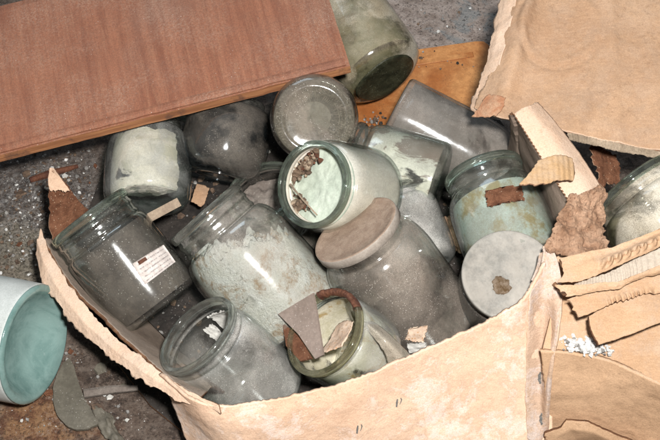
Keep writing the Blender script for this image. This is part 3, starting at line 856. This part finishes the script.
# ================================================================== BIG CARDBOARD SHEET, ORANGE PLYWOOD, BOARD
_rc = P(560, 28, .212)
def press(p):
    r = math.hypot(p.x - _rc.x, (p.y - _rc.y) * 1.0); g = lambda x: math.exp(-x * x)
    d = -.0016 * g((r - .044) / .0035) * (1 if p.x - _rc.x < .03 else .4) + .0008 * g((r - .037) / .003)
    for px, w in ((605, .0018), (641, .0012)): d += w * g((p.x - P(px, 20, .21).x - (p.y * .02)) / .006)
    return d
cs = thing('cardboard_sheet', 'large tan cardboard sheet with a ragged left edge lying behind the box', 'cardboard', Matrix.Translation(P(600, 120, .17)))
sheet('panel', [
    [(514, -14, .222), (530, -14, .230), (548, -12, .223), (605, -8, .227), (640, -5, .224), (720, 5, .228)],
    [(502, 35, .205), (519, 36, .214), (540, 40, .207), (600, 45, .213), (640, 48, .211), (720, 60, .215)],
    [(488, 80, .188), (507, 84, .197), (530, 90, .191), (590, 95, .199), (635, 102, .199), (720, 116, .205)],
    [(474, 108, .178), (496, 116, .187), (522, 121, .184), (580, 134, .190), (625, 143, .191), (720, 160, .195)]],
    'card_flap', cs, 150, 110, .0045, .0024, 12, jag=(0, .0009, .004, 0), jfreq=50, edge='card_light', seed=20, disp=press)
sheet('folded_edge', [
    [(503, -14, .214), (509, -14, .220), (519, -14, .226)],
    [(492, 35, .198), (498, 36, .204), (508, 36, .2095)],
    [(479, 80, .182), (485, 82, .187), (495, 82, .193)],
    [(470, 106, .170), (477, 112, .175), (486, 113, .182)]],
    'card_light', cs, 14, 90, .003, .0020, 40, jag=(0, .004, .004, 0), edge='card_raw', seed=21)
sheet('lower_ply', [
    [(566, 132, .1895), (600, 139, .1895), (640, 147.5, .1895), (720, 162, .1895)],
    [(568, 140, .184), (600, 147, .184), (640, 155.5, .184), (720, 171, .184)]],
    'card_ply', cs, 120, 8, .003, .0012, 60, jag=(.0006, .0012, .003, 0), edge='card_raw', seed=22, wave=(.0008, 34))
rs = sheet('torn_corner', [[(486, 96, .1925), (496, 94, .1965), (505, 98, .1975)], [(478, 106, .186), (490, 107, .1915), (503, 108, .194)], [(472, 116, .178), (484, 117, .184), (498, 116, .190)]],
    'stain_orange', cs, 24, 20, .001, .0012, 40, jag=(.004, .003, .003, .003), edge='stain_orange', seed=23)
rs['label'] = 'orange rust stained torn corner'

# orange plywood piece
op_ = [P(352, 150, .022), P(356, 62, .022), P(414, 49, .022), P(476, 40.5, .022), P(484, 40.5, .022), P(489, 44, .022), P(490.5, 50, .022), P(486, 78, .022), P(480, 105, .022), P(440, 160, .022)]
wp = thing('plywood_piece', 'orange plywood piece with a rounded corner under the top jars', 'plywood', Matrix.Translation(P(430, 90, 0)))
plate('panel', op_, .014, 'wood_orange', 'board_edge', wp, bevel=.0015)
inner = [P(350, 72, .0236), P(414, 60, .0236), P(473, 51.5, .0236), P(474, 56, .0236), P(414, 65, .0236), P(350, 78, .0236)]
plate('ridge', inner, .003, 'wood_orange', 'board_edge', wp, bevel=.0008)
spots = [P(random.gauss(376, 6), random.gauss(121, 5), .023) for _ in range(46)] + [P(random.gauss(430, 22), random.gauss(62, 6), .0235) for _ in range(18)]
cb = chips('dirt_crumbs', spots, ['brown_bit', 'dirt', 'brown_bit', 'grey_bit'], smax=.0032, flat=.8)
tag(cb, 'dark dirt crumbs scattered on the orange plywood', 'crumbs', kind='stuff')

# brown board lying over the jars
A0 = P(350, 65, .172); B0 = P(0, 147, .128)
e1 = (B0 - A0).normalized()
e2 = cdir(-.30, .95, -.6); nb = e1.cross(e2).normalized()
if nb.dot(TOW) < 0: nb = -nb
e2 = (e2 - e2.dot(nb) * nb).normalized()
Lb, Wb, Tb = .46, .192, .0125
bx, by_, bz = -e1, e2, nb
bm4 = Matrix(((bx.x, by_.x, bz.x, A0.x), (bx.y, by_.y, bz.y, A0.y), (bx.z, by_.z, bz.z, A0.z), (0, 0, 0, 1)))
board = thing('wooden_board', 'long brown wooden board lying across the jars at the upper left', 'board', bm4)
# local: x from -Lb..0 (right end at 0), y 0..Wb, z up to 0
def slab_box(name, x0, x1, y0, y1, z0, z1, mats, parent, nx=60, ny=24, bev=.0015, side_idx=1):
    V, F, K = [], [], []
    for j in range(ny + 1):
        for i in range(nx + 1):
            x = x0 + (x1 - x0) * i / nx; y = y0 + (y1 - y0) * j / ny
            ed = (i in (0, nx)) or (j in (0, ny))
            z = z1 + .0006 * noise.fractal(Vector((x * 20, y * 20, 0)), .8, 2, 4) - (bev if ed else 0)
            if j == 0: y += .0006 * noise.fractal(Vector((x * 45, 3, 0)), .7, 2, 5)
            if i == nx: x += .0006 * noise.fractal(Vector((y * 60, 7, 0)), .7, 2, 5)
            V.append((x, y, z))
    w = nx + 1
    for j in range(ny):
        for i in range(nx):
            a = j * w + i; F.append((a, a + 1, a + w + 1, a + w)); K.append(0)
    bd = list(range(nx)) + [j * w + nx for j in range(ny)] + [ny * w + nx - i for i in range(nx)] + [(ny - j) * w for j in range(ny)]
    T = len(V)
    for b in bd: V.append((V[b][0], V[b][1], z0))
    m = len(bd)
    for k in range(m):
        F.append((bd[(k + 1) % m], bd[k], T + k, T + (k + 1) % m)); K.append(side_idx)
    F.append(tuple(reversed(range(T, T + m)))); K.append(side_idx)
    return build(name, V, F, mats, parent, True, smooth=False, midx=K)
slab_box('panel', -Lb, 0, 0, Wb, -Tb, 0, [M['board'], M['board_edge']], board)
# low worn strip along the front edge
slab_box('edge_strip', -Lb + .002, -.004, .0015, .011, -.002, .0016, [M['board'], M['board']], board, 120, 3, .0008)

# ================================================================== JARS
G = None
# lower / rear row first
J = jar('top', 'big olive green jar on its side behind the board, grimy base turned to the front', (-.50, .78, -.40), (385, 78, .088), 'base', .15, .050, .038, ('g_olive', 'g_dark_in'), rc=.34, seed=1)
coat(J, 'c_olive', 0.06, .9)
V, F, K = lathe([(0, -.0006), (.014, -.0007), (.026, -.0012), (.034, -.0014), (.0365, -.0002), (.034, .0004), (0, .0002)], 60, wob=.06, seed=5)
o = build('base', V, F, m_plain('black_green_grime', (.018, .02, .012), (.06, .06, .035), 60, .35, .3, speck=(.2, .2, .15)), J['root'], True); o['label'] = 'black green grimy bottom'
J = jar('grey', 'grey dust filmed jar lying on its side beside the orange plywood', side_axis(.88, -.46, 425, 130, .12), (392, 114, .078), 'base', .15, .044, .036, ('g_grey', 'g_clear_in'), rc=.12, seed=2)
coat(J, 'c_dust', .02, .9)
J = jar('disc', 'clear jar upside down under the right end of the brown board, round base up', (.0, .12, -.99), (314, 119, .150), 'base', .145, .0445, .037, ('g_disc', 'g_clear_in'), rc=.3, seed=3)
coat(J, 'c_dust', 0, .9)
V, F, K = lathe([(0, .0065), (.02, .0062), (.034, .0058), (.034, .0062), (0, .0072)], 60)
J = jar('dark', 'blackish round jar under the brown board beside the white filled jar', (.20, .95, -.12), (218, 177, .064), 'base', .084, .0455, .030, ('g_dark', 'g_dark_in'), rc=.55, sh=.36, neck=.08, seed=4)
coat(J, 'c_inner_shade', 0, .9)
J = jar('whitefill', 'greenish jar filled with caked white powder, lying beneath the brown board', (-.02, .90, -.36), (147, 205, .066), 'base', .094, .0445, .030, ('g_tealhaze', 'g_teal_in'), rc=.3, sh=.42, neck=.12, seed=5)
coat(J, 'c_white', .06, .78, a0=-1.2, a1=1.05, off=.0035)
J = jar('behind', 'brown dust filmed jar standing open behind the mould filled jar', (-.30, .62, .70), (262, 190, .085), 'mouth', .085, .043, .038, ('g_brown', 'g_clear_in'), rim='rim_green', threads=1, seed=6)
fill(J, 'dustfill', .05)
J = jar('smallwhite', 'greenish jar with a cream film and brown patch behind the open cream jar', (-.90, .28, -.15), (442, 184, .082), 'base', .10, .0425, .035, ('g_teal', 'g_teal_in'), rc=.2, seed=7)
coat(J, 'c_whitebrown', 0.05, .8)
J = jar('green', 'greenish jar with a small rusty torn label, lying by the right wall of the box', (-.28, .84, -.38), (482, 170, .125), 'mouth', .112, .0465, .0375, ('g_teal', 'g_teal_in'), rim='rim_green', threads=2, sh=.22, neck=.2, seed=8)
coat(J, 'c_green', .05, .72)
sticker(J, 'label', [(485, 192), (520, 187), (523, 201), (489, 208)], 'card_rust', jag=.0012, label='rusty brown torn scrap of label')
J = jar('rightend', 'brown filmed jar at the right edge of the photo, behind the crumpled flaps', (-.50, .70, -.30), (634, 184, .145), 'mouth', .12, .055, .046, ('g_olive', 'g_clear_in'), rim='rim_green', threads=1, seed=9)
coat(J, 'c_olive', .05, .45, a0=-1.3, a1=.7)
J = jar('tucked', 'hazy jar wedged behind the jar with the brown lid', (-.30, .86, -.30), (425, 268, .055), 'base', .085, .036, .031, ('g_haze', 'g_clear_in'), rc=.3, seed=10)
J = jar('peek', 'dark green jar barely showing under the brown board between two jars', (.3, .6, .4), (180, 124, .07), 'mouth', .09, .030, .026, ('g_teal', 'g_dark_in'), rim='rim_green', seed=11)
coat(J, 'c_inner_shade', 0, .8)

# front row
J = jar('label', 'dark jar with a small printed white label, lying at the left wall', side_axis(-.61, .79, 128, 268, .1), (161, 309, .058), 'base', .116, .0460, .0415, ('g_label', 'g_clear_in'), rim='rim_green', threads=2, sh=.1, neck=.24, rc=.16, seed=12)
JL = J
coat(J, 'c_smoke', .03, .72)
LB = sticker(J, 'label', [(132, 264), (162, 246), (174, 263), (145, 285)], 'label', off=.0012)
sticker(J, 'stamp', [(137, 262), (144.5, 257.5), (146.5, 260.5), (139, 265.5)], 'rust', off=.0016, n=4, label='small dark red mark on the printed label', par=LB)
J = jar('mould', 'big clear jar half full of white green mould, lying mid heap', (-.66, .74, .05), (203, 211, .128), 'mouth', .150, .0545, .0405, ('g_clear', 'g_clear_in'), threads=2, sh=.24, neck=.19, rc=.3, seed=13)
fill(J, 'mould', 0, .017, normal=cdir(-.66, .74, .05) * .72 + cdir(.5, .75, -.1) * .5, point=P(228, 250, .128), freq=60)
J = jar('cream', 'cream coated jar on top of the heap, open mouth turned to the left', (-.60, .08, .79), (311, 184, .168), 'mouth', .098, .0455, .0395, ('g_clean', 'g_clear_in'), rim='rim_green', sh=.14, neck=.16, rc=.35, threads=1, seed=14)
JC = J
coat(J, 'c_white_full', 0.0, .93)
MINT = True
J = jar('lidded', 'large brown dusted jar closed with a brown lid, right of centre', (-.53, .735, .45), (357, 232, .150), 'mouth', .142, .0535, .0395, ('g_brown', 'g_clear_in'), rim=None, sh=.28, neck=.12, rc=.3, seed=15)
JLid = J
fill(J, 'dirt', .035, .006)
lid(J, .0100, .0440, 'lid_brown', 'lid_side')
sticker(J, 'label', [(409, 327), (427, 324), (423, 341), (405, 338)], 'paper', jag=.0008, label='torn tan scrap of label')
sticker(J, 'label', [(407, 342), (426, 341), (426, 348), (410, 352)], 'paper_pale', jag=.0006, label='torn pale scrap of label')
J = jar('greylid', 'jar with a flat pale grey lid marked by a rust spot, near the right wall', (.0, .36, .93), (509, 276, .136), 'mouth', .135, .0445, .040, ('g_dark', 'g_dark_in'), rim='rim', sh=.15, neck=.14, seed=16)
LG = lid(J, .007, .0440, 'lid_grey', 'lid_grey', z=J['L'] - .004)
# rust spot on the lid
inv = J['m'].inverted()
V, F, K = lathe([(0, .0016), (.002, .0012), (.004, .0010), (.0062, .0007), (.0082, .0003), (.0088, -.0004)], 60)
V = [Vector((x * (1 + .30 * noise.fractal(Vector((x * 150, y * 150, 1)), .7, 2.2, 4)), y * (1 + .30 * noise.fractal(Vector((x * 150, y * 150, 4)), .7, 2.2, 4)), z + .0012 * abs(noise.noise(Vector((x * 700, y * 700, 0)))))) for x, y, z in V]
zc = J['L'] + .002
o_ = inv @ CAM; d_ = inv.to_3x3() @ ray(501, 286); tt = (zc - o_.z) / d_.z; hp = o_ + d_ * tt
V = [Vector(v) + Vector((hp.x, hp.y, zc + .0006)) for v in V]
build('rust_spot', V, F, M['rust_spot'], LG, True)

J = jar('frontleft', 'clear hazy jar standing open at the front left of the box', (-.60, .64, .50), (195, 333, .118), 'mouth', .108, .0465, .0405, ('g_haze', 'g_clear_in'), rim='rim', threads=1, sh=.2, neck=.16, rc=.3, seed=17)
JF = J
# white paint flakes stuck inside its mouth
def inside_patch(J, a0, a1, z0, z1, mat, name, n=26, jag=.0022):
    V, F = [], []
    for i in range(n + 1):
        for j in range(n + 1):
            u, v = i / n, j / n
            a = a0 + (a1 - a0) * u; z = z0 + (z1 - z0) * v
            e_ = noise.fractal(Vector((u * 4 + a0 * 9, v * 4, z0 * 90)), .7, 2.2, 4)
            a += (u - .5) * e_ * 2.2 * jag / J['R']; z += (v - .5) * e_ * 2.4 * jag
            r = min(prof_r(J, z), J['R']) - .0045 + .001 * noise.noise(Vector((u * 4, v * 4, 0)))
            V.append((r * math.cos(a), r * math.sin(a), z))
    for i in range(n):
        for j in range(n):
            b = i * (n + 1) + j; F.append((b, b + 1, b + n + 2, b + n + 1))
    return build(name, V, F, M[mat], J['root'], True)
L_ = JF['L']
inside_patch(JF, 2.15, 2.75, L_ * .60, L_ * .86, 'paper_pale', 'paint_flake')
inside_patch(JF, 2.85, 3.1, L_ * .5, L_ * .75, 'paper_pale', 'paint_flake')
inside_patch(JF, 2.2, 2.5, L_ * .40, L_ * .52, 'paper_pale', 'paint_flake')


J = jar('frontmid', 'small olive filmed jar with a rusty rim at the front, glass shard in its mouth', (-.62, .42, .66), (322, 331, .125), 'mouth', .072, .0425, .0400, ('g_haze', 'g_teal_in'), rim='rim_dirty', sh=.2, neck=.18, rc=.3, threads=1, seed=18)
JM = J
coat(J, 'c_olive', 0.03, .8)
# rusty crust on the far side of its rim
ring = [(.0395 + .0034 * math.cos(a), J['L'] - .0035 + .0052 * math.sin(a)) for a in [i / 12 * 2 * math.pi for i in range(12)]]
# angle of the far/top side
a_up = hit(J, 338, 296)[0]
inv = J['m'].inverted(); o_ = inv @ CAM
def mouth_ang(J, px, py):
    inv = J['m'].inverted(); o = inv @ CAM; d = inv.to_3x3() @ ray(px, py); t = (J['L'] - o.z) / d.z; p = o + d * t
    return math.atan2(p.y, p.x), p
aa = mouth_ang(J, 318, 297)[0]; bb = mouth_ang(J, 355, 308)[0]
if bb < aa: aa, bb = bb, aa
if bb - aa > math.pi: aa, bb = bb, aa + 2 * math.pi
V, F, K = lathe(ring, 90, closed=True, a0=aa, a1=bb)
V = [Vector(v) + Vector(v).normalized() * .0016 * noise.fractal(Vector(v) * 130, .7, 2.2, 5) for v in V]
build('rust_crust', V, F, M['rust'], J['root'], True)

# jar outside the box on the floor, base turned to us
J = jar('floorjar', 'white coated jar lying on the floor outside the box, teal base facing right', (-.93, .14, -.34), (36, 345, .0575), 'base', .15, .0585, .045, ('g_haze', 'g_clear_in'), rc=.10, seed=19, punt=.026)
coat(J, 'c_white_full', .16, .9)
k = NT('teal_base_glass')
lw_c = k.mix(k.rng(k.noise(28, 6, .65, dist=.6), .35, .65), (.105, .185, .17), (.19, .285, .265))
lw_c = k.mix(k.rng(k.noise(300, 5, .85), .56, .72, 0, .3), lw_c, (.4, .47, .44))
M['teal_base'] = k.done(k.pbsdf(lw_c, .14, k.bump(k.noise(30, 5, .6), .4, .003), .5))
R0 = J['R']
V, F, K = lathe([(r, z - .0009) for r, z in J['op'][:5]] + [(r + .0006, z - .0005) for r, z in J['op'][5:9]] + [(J['op'][8][0] - .003, J['op'][8][1] + .001)], 80)
b_ = build('base', V, F, M['teal_base'], J['root'], True); b_['label'] = 'teal green glass bottom'
k = NT('chalky_white_film')
cc = k.mix(k.rng(k.noise(18, 7, .65), .35, .65), (.42, .445, .425), (.58, .60, .575))
cc = k.mix(k.math('MULTIPLY', k.rng(k.vor(380), .08, .16, 1, 0), k.rng(k.noise(26, 3), .45, .6, 0, .6)), cc, (.2, .2, .17))
cc = k.mix(k.rng(k.noise(700, 5, .8), .38, .62, .3, 0), cc, (.22, .23, .21))
M['chalk'] = k.done(k.pbsdf(cc, .5, k.bump(k.noise(200, 5, .7), .1, .001), .3))
for ch in J['root'].children:
    if ch.name.startswith('glass_body'): ch.data.materials[0] = M['chalk']

# ================================================================== LOOSE THINGS IN AND AROUND THE JARS
def at_mouth(J, px, py, depth):
    """point on the pixel's ray that lies `depth` inside the jar's mouth plane"""
    inv = J['m'].inverted(); o = inv @ CAM; d = inv.to_3x3() @ ray(px, py); t = (J['L'] - depth - o.z) / d.z
    return J['m'] @ (o + d * t)
fill(JC, 'mint', 0, .0022, normal=cdir(-.62, .12, .62), point=at_mouth(JC, 316, 186, .022), freq=30, off=.0022)
tw = rod('twig', [at_mouth(JC, 290, 184, .004), at_mouth(JC, 303, 200, .007), at_mouth(JC, 317, 215, .003)], [.0010, .0009, .0007], 'stick')
tag(tw, 'thin pale twig inside the mouth of the open cream jar', 'twig')
spots = [at_mouth(JC, 294 + 22 * t + random.gauss(0, 2.5), 182 - 26 * t ** .6 + random.gauss(0, 4), random.uniform(.012, .024)) for t in [random.random() for _ in range(150)]] + [at_mouth(JC, random.gauss(298, 4), random.gauss(206, 4), random.uniform(.012, .022)) for _ in range(70)]
rc_ = chips('rust_flakes', spots, ['brown_bit', 'brown_bit', 'rust', 'stick'], smin=.0012, smax=.0045, power=1.6, flat=.6)
tag(rc_, 'clump of rusty flakes inside the mouth of the open cream jar', 'rust', kind='stuff')

sh_ = plate('glass_shard', [at_mouth(JM, 278, 314, -.010), at_mouth(JM, 313, 293, -.016), at_mouth(JM, 316, 310, -.008), at_mouth(JM, 323, 355, .004), at_mouth(JM, 315, 359, .004), at_mouth(JM, 298, 334, -.004)], .0025, 'shard_taupe')
tag(sh_, 'pointed taupe dust coated glass shard stuck in the mouth of the small front jar', 'glass shard', 'broken glass shards')
bc = plate('cardboard_scrap', [at_mouth(JM, 282, 322, .002), at_mouth(JM, 299, 336, .004), at_mouth(JM, 312, 358, .004), at_mouth(JM, 300, 361, .003), at_mouth(JM, 286, 346, .002)], .002, 'card_rust', sub=3)
tag(bc, 'dark brown cardboard scrap below the shard in the small front jar', 'cardboard', 'torn cardboard scraps')
pc = sheet('paper_scrap', [[(at_mouth(JM, *c)) for c in ((336, 325, .026), (345, 321, .024), (353, 320, .02))],
                           [(at_mouth(JM, *c)) for c in ((329, 337, .022), (339, 334, .02), (349, 332, .016))],
                           [(at_mouth(JM, *c)) for c in ((322, 352, .016), (332, 350, .015), (342, 346, .012))]],
           'paper', None, 20, 20, .001, .0015, 60, jag=(.002, .002, .002, .002), edge='paper', world=True)
tag(pc, 'crumpled tan paper scrap inside the small front jar', 'paper')

# curved broken glass beside the small front jar
gs = sheet('glass_shard', [
    [(359, 317, .130), (374, 322, .130), (390, 334, .126), (402, 346, .120), (412, 356, .112)],
    [(361, 321, .138), (373, 328, .140), (386, 340, .137), (395, 350, .130), (402, 360, .120)],
    [(363, 326, .134), (371, 335, .135), (381, 347, .131), (386, 356, .124), (389, 366, .114)]],
    'shard_clear', None, 40, 20, .0026, .0003, jag=(.0008, .0012, .0006, .0006), edge='shard_clear')
tag(gs, 'curved pale broken jar wall between the small front jar and the box edge', 'glass shard', 'broken glass shards')

st = rod('wood_stick', [P(149, 218, .112), P(164, 210, .114), P(179, 202, .116)], .0062, 'stick', n=4, flat=.6)
tag(st, 'short flat wooden stick behind the neck of the labelled jar', 'stick', 'loose wooden sticks')

# floor bits lower left
fs = plate('glass_shard', [P(*q, .006) for q in ((70, 358), (63, 363), (57, 374), (53, 388), (53, 402), (57, 415), (65, 425), (76, 430), (88, 429), (100, 423), (95, 417), (86, 401), (79, 383), (74, 366))], .003, 'shard_grey', sub=3, jag=.0005)
tag(fs, 'flat grimy grey glass shard lying on the floor by the white coated jar', 'glass shard', 'broken glass shards')
fk = rod('wood_stick', [P(84, 394, .006), P(110, 390, .007), P(138, 388, .006)], [.005, .0045, .003], 'dustfill', n=5, flat=.5)
tag(fk, 'dusty splinter lying on the floor beside the front of the box', 'stick', 'loose wooden sticks')
fp = sheet('plastic_scrap', [[(94, 404, .004), (104, 408, .007), (112, 415, .004)], [(96, 420, .003), (108, 424, .008), (118, 428, .004)], [(104, 438, .003), (116, 442, .007), (128, 446, .003)]],
           'shard_grey', None, 24, 24, .001, .004, 60, jag=(.003, .003, .003, .003), edge='shard_grey', seed=31)
tag(fp, 'crinkled grey plastic scrap on the floor below the splinter', 'plastic')

# brown rubbish wedged between the jars
rb = sheet('cardboard_scrap', [[(441, 216, .06), (455, 218, .062), (462, 225, .058)], [(446, 235, .06), (458, 238, .064), (466, 240, .06)], [(455, 252, .05), (463, 254, .055), (470, 250, .05)]],
           'card_raw', None, 24, 24, .002, .005, 60, jag=(.004, .004, .004, .004), edge='card_rust', seed=32)
tag(rb, 'crumpled brown cardboard scrap between the grey lid jar and brown lid jar', 'cardboard', 'torn cardboard scraps')
rb = sheet('cardboard_scrap', [[(197, 184, .04), (203, 185, .04), (209, 188, .04)], [(194, 192, .04), (200, 194, .04), (206, 197, .04)], [(191, 202, .035), (196, 204, .035), (201, 207, .035)]],
           'card_flap', None, 24, 24, .002, .001, 40, jag=(.0015, .0015, .0015, .0015), edge='card_raw', seed=33)
tag(rb, 'tan cardboard scrap below the blackish round jar', 'cardboard', 'torn cardboard scraps')
rb = sheet('cardboard_scrap', [[(592, 148, .14), (604, 150, .135), (616, 156, .13)], [(596, 166, .13), (608, 166, .125), (620, 172, .12)], [(602, 186, .12), (612, 184, .115), (624, 190, .11)]],
           'card_rust', None, 24, 24, .002, .003, 50, jag=(.005, .004, .006, .004), edge='card_raw', seed=34)
tag(rb, 'dark brown cardboard scrap under the edge of the big cardboard sheet', 'cardboard', 'torn cardboard scraps')
# dirt in the box
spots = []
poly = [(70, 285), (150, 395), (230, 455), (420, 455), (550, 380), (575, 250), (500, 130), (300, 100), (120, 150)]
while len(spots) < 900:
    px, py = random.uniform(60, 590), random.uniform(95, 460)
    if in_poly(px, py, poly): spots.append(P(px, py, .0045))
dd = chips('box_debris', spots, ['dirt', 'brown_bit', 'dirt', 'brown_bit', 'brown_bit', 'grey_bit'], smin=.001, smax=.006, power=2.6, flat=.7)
tag(dd, 'dirt and broken crumbs on the bottom of the box between the jars', 'debris', kind='stuff')

# printed strokes and smudges on the front wall, laid on its surface by ray casting
bpy.context.view_layer.update()
def stroke(obj, pts, w, name='printed_mark'):
    C = [on(obj, *p) for p in pts]
    C = [c for c in C if c]
    if len(C) < 2: return None
    V, F = [], []
    for k, c in enumerate(C):
        d = (C[min(k + 1, len(C) - 1)] - C[max(k - 1, 0)]).normalized(); s = d.cross(TOW).normalized() * (w[k] if isinstance(w, list) else w)
        V += [c - s, c + s]
    for k in range(len(C) - 1): F.append((2 * k, 2 * k + 2, 2 * k + 3, 2 * k + 1))
    return V, F
def marks(obj, groups):
    V, F = [], []
    for pts, w in groups:
        r = stroke(obj, pts, w)
        if r:
            b = len(V); V += r[0]; F += [tuple(i + b for i in f) for f in r[1]]
    return build('printed_mark', V, F, M['ink'], obj, smooth=False)
for ox, oy in ((0, 0), (39.5, -26.5)):
    marks(front, [([(358 + ox, 425.5 + oy), (357.4 + ox, 429 + oy), (357 + ox, 433.6 + oy)], [.0006, .0009, .0007]),
                  ([(361.2 + ox, 424.4 + oy), (362 + ox, 426.2 + oy), (361.4 + ox, 428.6 + oy), (360.2 + ox, 431 + oy)], [.0004, .0006, .0004, .0002])])
for (x, y, h) in ((540, 378, 6), (541.5, 419, 6)):
    V, F = [], []
    rr = []
    for i in range(9): rr.append((x + math.sin(i * 2.1) * .5, y - h + 2 * h * i / 8))
    r = stroke(seamstrip, rr, [.0006 + .0014 * math.sin(i / 8 * math.pi) for i in range(9)])
    if r: build('printed_mark', r[0], r[1], M['ink'], seamstrip, smooth=False)

# ================================================================== LIGHT
ld = bpy.data.lights.new('flash', 'AREA'); ld.shape = 'DISK'; ld.size = .085; ld.energy = 34; ld.color = (1, .98, .955)
lo = bpy.data.objects.new('flash', ld); COL.objects.link(lo)
lo.location = LIGHT
lo.rotation_euler = (TGT - lo.location).to_track_quat('-Z', 'Y').to_euler()
wl = bpy.data.lights.new('window_light', 'AREA'); wl.shape = 'RECTANGLE'; wl.size = 1.5; wl.size_y = .9; wl.energy = 15; wl.color = (.72, .87, 1)
wo = bpy.data.objects.new('window_light', wl); COL.objects.link(wo)
wo.location = (-.9, 1.5, 2.3); wo.rotation_euler = (TGT - wo.location).to_track_quat('-Z', 'Y').to_euler()
w = bpy.data.worlds.new('World'); S.world = w; w.use_nodes = True
nt = w.node_tree; bg = nt.nodes['Background']; bg.inputs[1].default_value = .16
tc = nt.nodes.new('ShaderNodeTexCoord'); dp = nt.nodes.new('ShaderNodeVectorMath'); dp.operation = 'DOT_PRODUCT'
nt.links.new(tc.outputs['Generated'], dp.inputs[0]); dp.inputs[1].default_value = Vector((-.25, .35, .9)).normalized()
rp = nt.nodes.new('ShaderNodeValToRGB'); nt.links.new(dp.outputs['Value'], rp.inputs[0])
rp.color_ramp.elements[0].position = .0; rp.color_ramp.elements[0].color = (.30, .29, .27, 1)
rp.color_ramp.elements[1].position = .95; rp.color_ramp.elements[1].color = (1.35, 1.5, 1.65, 1)
e = rp.color_ramp.elements.new(.55); e.color = (.55, .58, .60, 1)
nt.links.new(rp.outputs[0], bg.inputs[0])

S.view_settings.view_transform = 'Standard'; S.view_settings.look = 'None'; S.view_settings.exposure = .05; S.view_settings.gamma = 1
S.render.engine = 'CYCLES'; S.render.filter_size = 1.05
c = S.cycles
c.use_denoising = True
c.max_bounces = 10; c.transparent_max_bounces = 40; c.transmission_bounces = 10; c.glossy_bounces = 4; c.diffuse_bounces = 3
c.caustics_reflective = False; c.caustics_refractive = True; c.blur_glossy = .5; c.sample_clamp_indirect = 4
